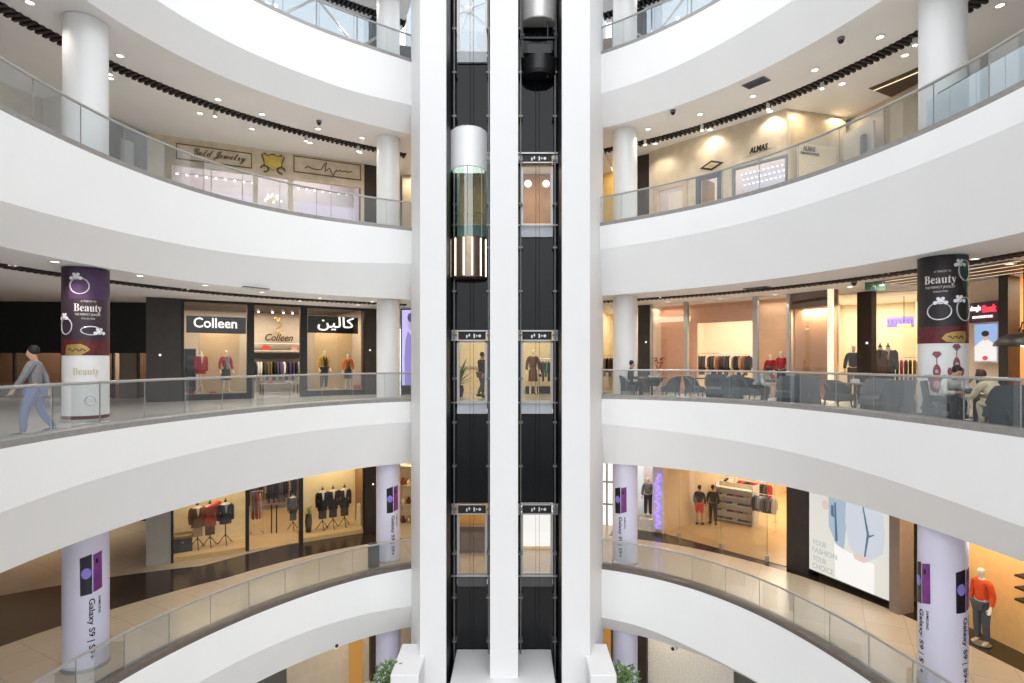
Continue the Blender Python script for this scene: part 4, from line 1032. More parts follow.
# ================================================================ LOWER GALLERY, LEFT
zl2 = ZF['L',2]; hl2 = H('L',2)
WARMW = mat('warm_window_wall', c8(240,220,172), .6, noise=.04)
b = pier('L',2,146,171,6.9,GREYWALL,'',1.0,off2=6.5)
b = pier('L',2,365,378.5,4.9,DKBROWN,'',1.0); plaque(b,373,485)
b = Bay('L',2,171,365,6.5,5.05)
shop_box(b, 7.4, hl2, mat('tailor_shop_wall', c8(150,110,70), .6, noise=.1), SHOPFL, mat('shop_ceiling_warm', c8(190,160,120), .6, noise=.05), light=150, lcol=(1,.84,.62))
front(b, 'black framed glass front of the suit shop with central glass doors', [(171,173.5),(245.5,249),(299,303),(363,365)], [(173.5,245.5),(303,363)], .16, .25, hl2, pl_m=mat('sill_beige', c8(200,170,120), .5, noise=.05))
for u1, u2, nm in ((173.5,247,'left'),(302,364,'right')):
    struct(MB().box(b.x(u1,1.5), b.x(u2,1.5), 1.5, 1.56, .02, hl2-.25).build('wall_left_display', WARMW, None, b.loc, b.rot))
    struct(MB().box(b.x(u1,.5), b.x(u2,.5), .12, 1.5, .03, .16).build('floor', mat('display_floor', c8(214,186,140), .5, noise=.04), None, b.loc, b.rot))
    area(b.W(b.x((u1+u2)/2,.7),.7,hl2-.3), 2.2, 55, (1,.84,.58), (0,0,b.rot), .8)
k = .8
for u, jm, sh_, lo, lab in ((197.5,'brown','cream','tan','left display form in brown cardigan in the jacket window'),(210,'rust',None,'brown','middle display form in rust checked jacket with scarf'),(225.5,'navy','palegrey',None,'right display form in navy jacket with pale shirt')):
    t = dress_form(lab, b.W(b.x(u,k),k,.161), b.rot+.1, FB[jm], FB[sh_] if sh_ else None, FB[lo] if lo else None)
    t.scale = (1.25,1.2,1.12)
    if jm == 'rust': MB().tube([(-.08,-.13,1.40),(.05,-.16,1.44),(.22,-.08,1.52),(.3,.0,1.5)], [.04,.07,.08,.03], 8).build('scarf', FB['coral'], t, smooth=True)
for u, lab in ((322.5,'left dinner suit form in the right shop window'),(333,'middle dinner suit form in the right shop window'),(344.5,'right dinner suit form in the right shop window')):
    t = dress_form(lab, b.W(b.x(u,k),k,.161), b.rot, FB['black'], FB['white'], FB['charcoal']); t.scale = (1.2,1.15,1.14)
t = thing('wicker_trunk', 'dark wicker trunk with gold lid beside the brown cardigan form', 'basket', b.W(b.x(182,k),k,.161), b.rot)
MB().bbox(-.34,.34,-.22,.22,0,.52,.03).build('trunk_body', mat('wicker', c8(58,44,28), .7, noise=.5, nscale=30), t); MB().bbox(-.36,.36,-.24,.24,.52,.66,.05).build('lid', mat('gold_brown', c8(128,100,44), .4, .5, noise=.2), t)
mb = MB(); mb.tube([(-.05,-.245,.4),(0,-.27,.36),(.05,-.245,.4)],.012,5); mb.build('clasp', GOLD, t)
potted_plant('tall dark vase of green leaves left of the dinner suits', b.W(b.x(308.5,k),k,.161), BLACK, LEAFY, .55, 22, .15, .75, .25)
tag(MB().lathe([(0,0),(.16,0),(.12,.9),(.0,.95)], n=14).build('paper_roll', FB['cream'], None, b.W(b.x(359.5,k),k,.161)), 'pale tall display cone at the right end of the suit window', 'display')
t = thing('glass_door', 'double glass door with long dark pull handles into the suit shop', 'door', b.loc, b.rot)
for u1, u2 in ((249,274),(274.3,299)):
    l_ = pane(b, u1, u2, .02, hl2-.3, .03, t, name='door_leaf')
    u = 271.5 if u1 == 249 else 276.5
    zt_, zb_ = b.zz(u,505,-.03), b.zz(u,533,-.03)
    mb = MB(); mb.cyl((b.x(u,-.03),-.05,zb_),(b.x(u,-.03),-.05,zt_),.022); mb.cyl((b.x(u,-.03),-.05,zb_+.1),(b.x(u,-.03),.02,zb_+.1),.015); mb.cyl((b.x(u,-.03),-.05,zt_-.1),(b.x(u,-.03),.02,zt_-.1),.015); mb.build('pull_handle', BLACK, l_)
zr = 2.0
rack('long rail of dark suits across the back of the suit shop', b.W(b.x(247,6.2),6.2,.02), b.rot, b.x(300,6.2)-b.x(247,6.2), 1.5)
hang(b.W(b.x(249,6.2),6.2,1.5), b.rot, 20, (b.x(299,6.2)-b.x(249,6.2))/20.5, [FB['navy'],FB['navy'],FB['slate'],FB['brown'],FB['black'],FB['black'],FB['tan'],FB['charcoal'],FB['navy'],FB['charcoal']], 'the long suit rail', 'suits on the long rail', (2,1))
dress_form('form in charcoal coat just inside the suit shop door', b.W(b.x(293,1.9),1.9,.03), b.rot, FB['charcoal'], None, FB['slate'])
rack('short rail of brown clothes on the left inside the suit shop', b.W(b.x(250.5,2.2),2.2,.02), b.rot, .5, 1.8)
hang(b.W(b.x(250.5,2.2)+.1,2.2,1.82), b.rot, 3, .14, [FB['brown'],FB['rust'],FB['tan']], 'the short rail inside the suit shop', 'clothes on the short rail of the suit shop', (2,))
# beyond the column
b = Bay('L',2,399,440,5.0,4.4)
struct(MB().box(0,b.w,1.3,1.35,0,hl2).build('wall_left_display', WARMW, None, b.loc, b.rot))
area(b.W(b.w*.4,.6,hl2-.1), 1.0, 40, (1,.82,.5), (0,0,b.rot), .6)
t, w_, hh = shelf_unit(b, 399, 425, .7, .0, 2.6, 4, FB['cream'], 'lit cream shelves of vases between column and tower')
for i in range(9):
    m = (FB['brown'],GOLD,FB['rust'],FB['cream'])[i % 4]; q = i//3
    tag(MB().lathe([(0,0),(.07,0),(.11,.12),(.05,.24),(.07,.3),(0,.3)], n=12).build('vase', m, None, b.W(b.x(399,.7)+.15+.26*(i % 3), .85, hh/3*q+.031), smooth=True), '%s vase from left on the %s lit cream shelf board' % (ORD[i % 3], ('bottom','middle','upper')[q]), 'vase', 'vases on the lit shelves')
# side corridor with dark doorway
b = Bay2(P(-60,26.5).xy, P(150,26.5).xy, zl2)
struct(MB().box(0,b.w,0,.1,.0,hl2).build('wall_left_corridor', mat('corridor_tan', c8(150,118,84), .6, noise=.06), None, b.loc, b.rot))
struct(MB().box(b.x(112),b.x(150),-.05,.0,0.01,hl2).build('door_1', BLACK, None, b.loc, b.rot))
[spot(b.W(b.w*q,-1.5,hl2-.15), 300, (1,.9,.76), 140) for q in (.25,.5,.8)]
# litter bin
x, y = G('L',2,373.5,.75); t = thing('litter_bin', 'dark round litter bin beside the phone advert column', 'bin', (x,y,zl2+.003))
MB().lathe([(0,0),(.19,0),(.20,.02),(.20,.70),(.17,.78),(0,.78)], n=20).build('bin_body', mat('bin_dark', c8(60,62,60), .35, .5, noise=.1), t, smooth=True)
MB().lathe([(.14,.70),(.205,.70),(.205,.80),(.15,.86),(.0,.90)], n=20).build('lid', BLACK, t, smooth=True)

# ================================================================ LOWER GALLERY, RIGHT
zr2 = ZF['R',2]; hr2 = H('R',2)
b = Bay('R',2,598,612,5.5)
t = thing('bright_window', 'bright frosted window with grey bars beyond the right column', 'window', b.loc, b.rot)
MB().box(-.8,b.w+.1,.0,.03,0,hr2).build('frosted_pane', emit('daylight_pane', (1,1,1), 1.1), t)
for z in (.9,1.9): MB().box(-.8,b.w+.1,-.05,.0,z,z+.08).build('bar', STEEL, t)
MB().box(b.x(607)-.04,b.x(607)+.04,-.06,.0,0,hr2).build('bar', STEEL, t)
b = Bay('R',2,638,663,5.2)
struct(MB().box(0,b.w,1.1,1.2,0,hr2).build('wall_right_display', mat('lilac_white_wall', c8(226,220,226), .6, noise=.03), None, b.loc, b.rot))
area(b.W(b.w*.4,.5,hr2-.1), .7, 25, (1,.92,.84), (0,0,b.rot), .5)
tag(MB().bbox(b.x(638),b.x(655),.1,1.0,0,.5,.02).build('display_podium', FB['white'], None, b.loc, b.rot), 'white podium under the grey mannequin by the violet sign', 'podium')
mannequin('mannequin in grey outfit on the white podium by the violet sign', b.W(b.x(648,.5),.5,.5), b.rot, FB['grey'], FB['charcoal'], 'trousers')
t = thing('neon_sign', 'violet neon script sign running down the post of the store', 'sign', b.loc, b.rot)
mb = MB(); k = -.25; xc = b.x(657.5,k); za, zb_ = b.zz(657.5,474,k), b.zz(657.5,528,k)
n_ = 46; mb.tube([(xc+.09*math.sin(i*1.25)+.05*math.sin(i*.5), k, za+(zb_-za)*i/n_) for i in range(n_+1)], .022, 5); mb.build('neon_tube', NEON, t)
MB().box(xc-.22,xc+.22,k+.05,k+.1,zb_-.1,hr2).build('sign_back', mat('sign_back_white', c8(214,206,226), .5, noise=.03), t)
b = Bay('R',2,662,787,5.2,4.35)
STW = mat('store_wall', c8(232,210,176), .6, noise=.03)
shop_box(b, 13.0, hr2, STW, SHOPFL, mat('store_ceiling', c8(238,214,170), .6, noise=.03), light=400, lcol=(1,.88,.70), side='right')
t = front(b, 'open wide glass front of the sports clothing store', [(662,664)], [(664,678),(680,720),(722,766)], .0, 0, hr2, FB['cream'])
for u in (679,721,767): MB().box(b.x(u)-.05,b.x(u)+.05,-.05,.06,0,.22).build('glass_shoe', STEEL, t); MB().box(b.x(u)-.01,b.x(u)+.01,-.02,.03,.2,hr2).build('glass_fin', CARGL, t)
def fl(u, y):   # a spot on the lower right floor under this column, seen at this height
    d = F*(zr2-EYE)/(Y0-y); return Vector(((u-CX)/F*d, d, zr2+.022))
person('shopper in navy top and red shorts from behind in the store', 'stand', fl(699.5,525), 2.6, FB['navy'], FB['coral'], FB['charcoal'], bottom_kind='shorts')
person('shopper all in black beside the one in red shorts', 'walk', fl(713,525), 2.9, FB['black'], FB['black'], FB['black'])
mannequin('mannequin all in black standing deep in the store', fl(668.5,500), .3, FB['black'], FB['black'], 'trousers')
p = fl(737,522); t = thing('gondola_shelf', 'white double shelf stand of shoes in the middle of the store', 'shelf', p, b.rot+.12)
for i in range(5): MB().box(-.85,.85,-.4,.4,.08+.36*i,.11+.36*i).build('shelf_board', FB['white'], t)
MB().box(-.85,.85,-.02,.02,0,1.75).build('back_panel', FB['cream'], t)
for x in (-.85,.82): MB().box(x,x+.03,-.4,.4,0,1.75).build('side_panel', FB['white'], t)
shm = None; cs, sn = math.cos(b.rot+.12), math.sin(b.rot+.12)
for i in range(28):
    r_, c_ = i//7, i % 7; lx, ly, lz = -.72+.24*c_, -.24, .112+.36*r_
    q = p+Vector((cs*lx-sn*ly, sn*lx+cs*ly, lz)); cl = (('black','white','black','coral','black','yellow','white') if r_ % 2 else ('black','grey','black','white','navy','black','coral'))[c_]
    shoe_pair('%s pair of shoes, %s from left on %s board of the white shelf stand' % (cl, ORD[c_], ('bottom','second','third','fourth')[r_]), q, b.rot+.12, FB[cl])['group'] = 'shoes on the white shelf stand'
p = fl(765,527); t0 = rack('chrome rail of grey tops right of the white shelf stand', p-Vector((.5,0,0)), b.rot, 1.0, 1.5)
hang(p-Vector((.5,0,0))+Vector((math.cos(b.rot)*.08,math.sin(b.rot)*.08,1.5)), b.rot, 8, .12, [FB['charcoal'],FB['grey'],FB['palegrey'],FB['grey'],FB['charcoal']], 'the rail right of the shelf stand', 'tops on the rail right of the shelf stand', (0,))
for nm, u1, u2, cols in (('back left',674,700,['orange','coral','red','charcoal']),('back middle',702,735,['black','red','navy','black','white']),('back right',738,775,['red','coral','charcoal','black','brown'])):
    k = 6.5 if nm == 'back left' else 5.2; L_ = b.x(u2,k)-b.x(u1,k)
    rack('chrome wall rail of clothes at the %s of the store' % nm, b.W(b.x(u1,k),k,.02), b.rot, L_, 1.75)
    n = max(5, int(L_/.16)); n = min(n, 14)
    hang(b.W(b.x(u1,k)+.1,k,1.77), b.rot, n, (L_-.2)/n, [FB[c] for c in cols], 'the %s rail' % nm, 'clothes on the %s rail of the store' % nm, (0,1))
t = thing('display_table', 'low table with orange cloth at the back left of the store', 'table', fl(684,500), b.rot)
MB().bbox(-.6,.6,-.35,.35,.68,.74,.01).build('table_top', FB['rust'], t)
for sx in (-.5,.5):
    for sy in (-.28,.28): MB().cyl((sx,sy,0),(sx,sy,.68),.025).build('leg', WOODD, t)
pier('R',2,786.5,808.5,4.25,DKBROWN,'',.7)
b = Bay('R',2,808.5,902,4.2,3.9)
ADW = emit('advert_white', c8(236,236,228), .72); ADB = emit('advert_blue', c8(176,198,218), .72); ADP = emit('advert_pale', c8(214,222,234), .74); ADL = emit('advert_line', c8(92,120,150), .7); ADS = emit('advert_skin', c8(236,214,206), .72)
t = lightbox(b, 809.5, 891, 470, 588, 0, 'huge glowing fashion billboard of a torso in pale clothes', ADW, [
  ('printed_shirt', ADB, [(.26,1.000),(.27,0.456),(.36,0.319),(.46,0.274),(.56,1.000)]),
  ('printed_coat', ADP, [(.50,1.000),(.48,0.547),(.52,0.350),(.60,0.274),(.76,0.258),(.92,0.365),(.94,0.532),(.86,1.000)]),
  ('printed_bag', emit('advert_cream', c8(250,250,248), .8), [(.36,0.015),(.34,0.319),(.50,0.281),(.82,0.251),(.82,0.000)]),
  ('printed_strap', ADL, [(.34,0.684),(.36,0.684),(.385,0.350),(.355,0.334)]),
  ('printed_camera', ADL, [(.30,0.654),(.33,0.654),(.34,0.547),(.30,0.562)]),
  ('printed_seam', ADL, [(.68,0.745),(.69,0.745),(.765,0.486),(.72,0.274),(.705,0.274),(.74,0.486)]),
  ('printed_cuff', ADL, [(.76,0.479),(.82,0.502),(.82,0.494),(.77,0.464)]),
  ('printed_hand', ADS, [(.58,0.274),(.62,0.304),(.74,0.289),(.76,0.258),(.70,0.236),(.60,0.243)]),
  ('printed_fingers', ADS, [(.19,0.669),(.24,0.684),(.27,0.654),(.26,0.608),(.21,0.593),(.19,0.623)])], zmin=.25)
LET = emit('advert_letters', c8(200,206,204), .62)
for i, s_ in enumerate(('YOUR','FASHION','YOUR','CHOICE')):
    y0_ = 539+i*8+len(s_)*.5; textbox(b, s_, 812.5, 812.5+len(s_)*3.5, y0_, y0_+5.4, -.045, LET, t, .01, ext=.006, name='advert_words')
struct(MB().box(b.x(891.5),b.x(902),-.1,.5,0,hr2).build('wall_right_pier', mat('taupe_pier', c8(140,122,110), .5, noise=.06), None, b.loc, b.rot))
b = Bay('R',2,902,1080,4.6,4.2)
ORW = mat('orange_wall', c8(246,198,130), .6, noise=.04)
struct(MB().box(0,b.w,.6,.7,0,hr2).build('wall_right_orange', ORW, None, b.loc, b.rot))
area(b.W(b.x(985,.1),-.2,hr2-.1), 2.2, 70, (1,.82,.55), (0,0,b.rot), .6)
mannequin('mannequin in orange shirt and grey trousers against the orange wall', b.W(b.x(982,.0),.0,.02), b.rot, mat('cloth_vivid_orange', c8(232,82,34), .8, noise=.1), FB['slate'], 'trousers', scale=1.15)
for i, z in enumerate((1.4,1.7,2.0)): tag(MB().box(b.x(1016,.3),b.x(1060,.3),.25,.6,z,z+.05).build('wall_shelf', BLACK, None, b.loc, b.rot), 'thin dark wall shelf right of the orange mannequin, %s from bottom' % ORD[i], 'shelf')
# people's bags etc.

# ================================================================ UPPER GALLERY, LEFT
zl4 = ZF['L',4]; hl4 = H('L',4)
pier('L',4,364,377.5,4.7,DKBROWN,'',.9)
b = Bay('L',4,148,364,6.7,4.75)
JW = mat('jewel_case_wall', c8(214,206,214), .5, noise=.03)
zt = b.zz(260,181,0)   # top of the shop windows
zs1, zs0 = b.zz(330,183,0), 0
def upz(u, y, k=0): return b.zz(u, y, k)
zwin = 2.68
shop_box(b, 2.5, hl4, JW, T_L3, light=120, lcol=(1,.92,.86))
struct(MB().box(0,b.w,-.06,.12,zwin,hl4).build('wall_left_marble', MARBLE, None, b.loc, b.rot))
for u1, u2 in ((148,172),(253,258),(288,293),(361.5,364)): struct(MB().box(b.x(u1),b.x(u2),-.06,.2,0,zwin).build('wall_left_marble', MARBLE, None, b.loc, b.rot))
t = thing('shopfront', 'glass windows of the jewellery shop under beige marble', 'shopfront', b.loc, b.rot)
for u1, u2 in ((172,211),(211.5,253),(258,272.8),(273.2,288),(293,331),(331.5,361.5)): pane(b,u1,u2,.02,zwin,.02,t)
for u in (211.2,331.2): MB().box(b.x(u)-.02,b.x(u)+.02,-.0,.05,0,zwin).build('mullion', STEEL, t)
FRM = mat('sign_frame_brown', c8(120,96,64), .4, .3, noise=.1); LTR = mat('sign_letters_brown', c8(92,74,48), .4, .3, noise=.1)
def frame_sign(u1, u2, ytm, ybm, label):
    um = (u1+u2)/2; t = thing('shop_sign', label, 'sign', b.loc, b.rot); x1, x2 = b.x(u1,-.1), b.x(u2,-.1); z1, z0 = b.zz(um,ytm,-.1), b.zz(um,ybm,-.1)
    mb = MB()
    for a in ((x1,x2,z0,z0+.035),(x1,x2,z1-.035,z1),(x1,x1+.035,z0,z1),(x2-.035,x2,z0,z1)): mb.box(a[0],a[1],-.10,-.05,a[2],a[3])
    mb.build('frame', FRM, t); MB().box(x1,x2,-.075,-.055,z0,z1).build('panel', MARBLE, t); return t
def script_text(t, body, u1, u2, ytm, ybm, bold=.012): textbox(b, body, u1, u2, ytm, ybm, -.08, LTR, t, bold, .25, name='letters')
t = frame_sign(176, 252, 148, 163.5, 'framed marble sign with brown script, left of gold crest'); script_text(t, ''.join(chr(0x1D4D0+ord(c)-65) if c.isupper() else chr(0x1D4EA+ord(c)-97) if c.islower() else c for c in 'Gold Jewelry'), 194, 246, 151.5, 161.5, .0)
t = frame_sign(293.5, 361, 160, 176, 'framed marble sign with flowing brown signature lettering'); 
mb = MB(); k = -.1; xa, xb_ = b.x(305,k), b.x(352,k); zn = b.zz(328,169.5,k)
pts = [(0,-.05),(.06,.02),(.14,-.03),(.25,-.05),(.34,-.03),(.41,.16),(.45,.22),(.43,.05),(.42,-.08),(.47,.0),(.51,.06),(.54,-.02),(.57,-.12),(.60,-.16),(.63,-.05),(.67,.03),(.70,-.02),(.74,.04),(.78,-.01),(.84,.03),(.9,0),(1,.04)]
mb.tube([(xa+(xb_-xa)*p[0], -.09, zn+p[1]*1.3) for p in pts], .02, 5); mb.build('signature', LTR, t)
t = thing('gold_emblem', 'gold crest emblem on marble between two framed signs', 'sign', b.loc, b.rot)
xc, zc_ = b.x(273,-.1), b.zz(273,163,-.1)
mb = MB(); mb.plate([(xc+x*.42, zc_+z*.34) for x, z in ((-.8,.8),(-.3,.95),(0,.8),(.3,.95),(.8,.8),(.7,.2),(.85,-.2),(.4,-.5),(0,-.85),(-.4,-.5),(-.85,-.2),(-.7,.2))], -.12, -.06); mb.build('shield', mat('gold_bright', c8(206,184,92), .35, .6, noise=.1), t)
mb = MB()
for s in (-1,1):
    mb.tube([(xc+s*(.30+.14*math.cos(a)), -.1, zc_-.26+.12*math.sin(a)) for a in [PI*j/5 for j in range(9)]], .03, 5); mb.tube([(xc+s*(.36+.05*math.cos(j)), -.1, zc_+.3-.11*j) for j in range(5)], .026, 5)
mb.tube([(xc-.34+.085*j, -.1, zc_+.30+.05*math.cos(j*1.6)) for j in range(9)], .028, 5); mb.build('scrollwork', mat('dark_gold', c8(96,80,40), .4, .5, noise=.1), t)
CASEB = mat('case_base_navy', c8(74,78,98), .5, noise=.06); DIA = emit('jewel_light', (1,.94,.96), 2.0)
for nm, u1, u2 in (('left',172,252),('right',294,361)):
    xa, xb_ = b.x(u1,1.0), b.x(u2,1.0); n = 4
    for i in range(n):
        w_ = (xb_-xa)/n; t = thing('display_case', 'glass jewellery display case in the %s upper window, %s from the left' % (nm, ORD[i]), 'display case', b.W(xa+w_*i+.05,1.0,.02), b.rot, 'jewellery display cases')
        MB().box(0,w_-.1,0,.5,0,.55).build('case_base', CASEB, t); MB().box(.01,w_-.11,.01,.49,.55,1.0).build('glass_top', SHOPGL, t)
        mb = MB()
        for j in range(4): mb.lathe([(0,0),(.05,0),(.06,.1),(.035,.2),(0,.22)], (.12+(w_-.3)*j/3,.25,.551), 8)
        mb.build('jewellery_busts', FB['cream'], t)
    xa, xb_ = b.x(u1,2.3), b.x(u2,2.3)
    t = thing('light_rail', 'row of white sparkling spots above the %s jewellery cases' % nm, 'light', b.W(b.x(u1,.5),.5,2.52), b.rot)
    MB().box(0,xb_-xa,-.02,.02,0,.04).build('rail', FB['white'], t); mb = MB()
    for j in range(9): mb.ell(((xb_-xa)*(j+.5)/9,-.03,-.04),.06,.06,.05,8,5)
    mb.build('spot', DIA, t)
    tag(MB().box(xa,xb_,2.25,2.3,1.75,2.38).build('glow_panel', emit('lilac_glow', c8(226,214,236), .9), None, b.loc, b.rot), 'pale lilac lit back panel behind the %s jewellery cases' % nm, 'display panel')
def chandelier(label, loc, s=1.0, up=1.0):
    t = thing('chandelier', label, 'ceiling light', loc); t.scale = (s,)*3
    MB().cyl((0,0,.1),(0,0,up/s),.012).build('rod', GOLD, t); mb = MB(); mg = MB()
    for i in range(10):
        a = 2*PI*i/10; rr = .34 if i % 2 else .2; z = -.1 if i % 2 else .08
        mb.tube([(0,0,.1),(rr*.6*math.cos(a),rr*.6*math.sin(a),z-.1),(rr*math.cos(a),rr*math.sin(a),z)],.01,5); mg.ell((rr*math.cos(a),rr*math.sin(a),z+.05),.055,.055,.075,8,5)
    mb.build('arms', GOLD, t); mg.build('glass_globes', DIA, t, smooth=True); return t
chandelier('crystal chandelier seen through the jewellery shop entrance on the left', b.W(b.x(273,1.2),1.2,b.zz(273,199,1.2)), .95, hl4-b.zz(273,199,1.2)-.1)
b = Bay('L',4,-60,148,6.0,6.6)
struct(MB().box(0,b.w,.8,.9,0,hl4).build('wall_left_marble', MARBLE, None, b.loc, b.rot))
t = thing('shopfront', 'dark glass shop window left of the framed script signs', 'shopfront', b.loc, b.rot)
MB().box(b.x(60),b.x(106),-.05,.75,0,hl4).build('stone_panel', mat('pale_stone', c8(214,208,198), .5, noise=.04), t)
MB().box(b.x(108),b.x(146),.3,.4,0,hl4).build('dark_back', FB['charcoal'], t); MB().box(b.x(126),b.x(138),.2,.3,0,hl4-.5).build('pale_banner', FB['palegrey'], t); pane(b,107,146,.02,hl4,.0,t)
b = Bay('L',4,400,440,4.6,4.2)
struct(MB().box(0,b.w,.8,.9,0,hl4).build('wall_left_display', BEIGE, None, b.loc, b.rot))
area(b.W(b.w*.3,.3,hl4-.1), .8, 25, (1,.85,.6), (0,0,b.rot), .4)
tag(MB().bbox(0,b.w*.8,.1,.7,0,.95,.02).build('shop_counter', mat('counter_oak', c8(206,170,116), .5, noise=.08), None, b.loc, b.rot), 'pale oak shop counter between the upper left column and tower', 'counter')

# ================================================================ UPPER GALLERY, RIGHT
zr4 = ZF['R',4]; hr4 = H('R',4)
b = Bay('R',4,598,640,4.6)
struct(MB().box(-.8,b.w,.9,1.0,0,hr4).build('wall_right_display', mat('amber_display', c8(226,196,120), .5, noise=.05), None, b.loc, b.rot))
area(b.W(b.w*.3,.4,hr4-.1), .8, 30, (1,.82,.5), (0,0,b.rot), .4)
tag(MB().bbox(b.x(602),b.x(612),.2,.8,0,1.1,.02).build('shop_counter', GOLD, None, b.loc, b.rot), 'gold shop counter between the tower and upper right column', 'counter')
pier('R',4,637.5,650,4.3,DKBROWN,'',.8)
b = Bay('R',4,650,788,4.2,3.7)
shop_box(b, 2.4, hr4, JW, T_L3, light=90, lcol=(1,.92,.84), side='right')
zw = 2.2
struct(MB().box(0,b.w,-.06,.12,zw,hr4).build('wall_right_marble', MARBLE, None, b.loc, b.rot))
for u1, u2 in ((650,656),(687,697),(722,733)): struct(MB().box(b.x(u1),b.x(u2),-.06,.2,0,zw).build('wall_right_marble', MARBLE, None, b.loc, b.rot))
for i in range(2):
    u = (699,783)[i]; area(b.W(b.x(u,-.6),-.6,hr4-.06), .3, 7, (1,.84,.6), (0,0,b.rot), .3)
for u1, u2, fm, lab in ((656,687,mat('peach_frame', c8(214,186,160), .5, noise=.05),'peach framed display window with a chandelier below marble'),(697,722,FB['slate'],'dark framed display window between peach frame and wide window'),(733,788,FB['grey'],'wide lilac display window sparkling with rows of spots')):
    t = thing('display_window', lab, 'shop window', b.loc, b.rot); x1, x2 = b.x(u1), b.x(u2); fw = .14 if u2-u1 < 40 else .06
    for a in ((x1,x1+fw,0,zw),(x2-fw,x2,0,zw),(x1,x2,zw-fw,zw),(x1,x2,0,.1)): MB().box(a[0],a[1],-.1,.06,a[2],a[3]).build('window_frame', fm, t)
    MB().box(x1+fw,x2-fw,-.01,.01,.1,zw-fw).build('window_pane', SHOPGL, t)
    MB().box(x1,x2,.9,.95,.0,zw).build('lit_back', emit('case_glow_'+u1.__str__(), c8(246,226,206) if u1 < 700 and u1 != 733 else c8(222,214,228), 1.0), t)
    if u1 == 733:
        for r_ in range(3):
            mb = MB()
            for j in range(12): mb.ell((x1+(x2-x1)*(j+.5)/12,.5+.12*r_,zw-.12-.16*r_),.05,.05,.035,7,4)
            mb.build('spot_row', DIA, t)
    if u1 == 697: MB().box(x1+fw,x1+fw+.25,.1,.6,.1,zw-fw).build('curtain', FB['tan'], t)
chandelier('white globe chandelier inside the peach framed window', b.W(b.x(672,.45),.45,1.05), .75, .7)
t = thing('wall_letters', 'dark capital letters over a smaller line on lit marble', 'sign', b.loc, b.rot)
textbox(b,'ALMAS',749.5,768,145.5,151.5,-.07,DKBROWN,t,.03,.2,name='letters'); textbox(b,'DIAMOND BOUTIQUE',742,776,151.5,154.5,-.07,DKBROWN,t,.02,.15,name='small_letters')
t = thing('wall_emblem', 'dark diamond shaped emblem on marble left of the dark capital letters', 'sign', b.loc, b.rot)
xc, zc_ = b.x(711.5,-.07), b.zz(711.5,165.5,-.07); mb = MB()
for s, y_ in ((1,-.075),(.62,-.085)): pass
mb.plate([(xc+.48,zc_),(xc,zc_+.19),(xc-.48,zc_),(xc,zc_-.19)],-.08,-.06); mb.build('diamond', DKBROWN, t)
MB().plate([(xc+.30,zc_),(xc,zc_+.11),(xc-.30,zc_),(xc,zc_-.11)],-.09,-.06).build('inner_diamond', MARBLE, t); MB().plate([(xc+.14,zc_),(xc,zc_+.07),(xc-.14,zc_),(xc,zc_-.07)],-.10,-.06).build('jewel', GOLD, t)
# the return wall and the recess behind it
a_ = b.W(b.w,0); c_ = Vector(G('R',4,846,6.0))
b = Bay2((a_.x,a_.y),(c_.x,c_.y), zr4)
struct(MB().box(0,b.w,0,.12,0,hr4).build('wall_right_marble', MARBLE, None, b.loc, b.rot))
area(b.W(.3,-.4,hr4-.08), .35, 16, (1,.80,.52), (0,0,b.rot), .35)
t = thing('shop_sign', 'pale upright sign board with the dark capital letters on the return wall', 'sign', b.loc, b.rot)
MB().box(b.x(799,-.3),b.x(836,-.3),-.3,-.22,0.02,b.zz(818,145,-.3)).build('board', FB['cream'], t)
textbox(b,'ALMAS',803,815,146.5,151.5,-.31,DKBROWN,t,.02,name='letters'); textbox(b,'DIAMOND BOUTIQUE',800.5,819,152.5,155.5,-.31,DKBROWN,t,.01,name='small_letters')
b = Bay('R',4,838,930,6.0,5.0)
struct(MB().box(0,b.w,.3,.4,0,hr4).build('wall_right_recess', BEIGE, None, b.loc, b.rot))
area(b.W(.4,-.3,hr4-.1), .5, 16, (1,.80,.52), (0,0,b.rot), .4)
tag(MB().box(b.x(846),b.x(876),-.1,-.02,0,b.zz(860,128)).build('glass_partition', mat('frosted_grey', c8(190,188,184), .5, noise=.03), None, b.loc, b.rot), 'grey frosted partition beside the lit marble recess', 'partition')
tag(MB().bbox(b.x(866),b.x(872),-.3,-.15,.0,b.zz(868,135),.06).build('standing_panel', FB['slate'], None, b.loc, b.rot), 'dark rounded standing panel before the grey frosted partition', 'panel')
# pale panels added behind the rail glass for its frosted, reflecting panes
b = Bay('R',4,926,1075,.55,.45)
t = thing('hoarding', 'low pale panels standing in for frosted rail panes at the upper right', 'partition', b.loc, b.rot)
HO = mat('hoarding_frost', c8(222,232,240), .35, noise=.02, nscale=2)
n = 5
for i in range(n): MB().bbox(b.w*i/n+.01,b.w*(i+1)/n-.01,0,.05,.02,.93,.008).build('panel', HO, t)
MB().box(b.w*.08,b.w*.34,.05,.12,.80,.98).build('top_trim', FB['slate'], t)
r = random.Random(9); t = thing('white_flowers', 'cluster of white blossoms standing on the pale frosted rail panes', 'flowers', b.W(b.x(1019),.5,.9), 0)
mb = MB()
for i in range(34): mb.ell((r.uniform(-.22,.22),r.uniform(-.12,.12),.08+r.uniform(0,.42)),.07,.07,.05,7,5)
mb.build('blossoms', FB['white'], t, smooth=True); MB().lathe([(0,-.9),(.14,-.9),(.05,-.8),(.05,-.05),(.12,.1),(0,.1)],n=12).build('bowl', FB['white'], t)

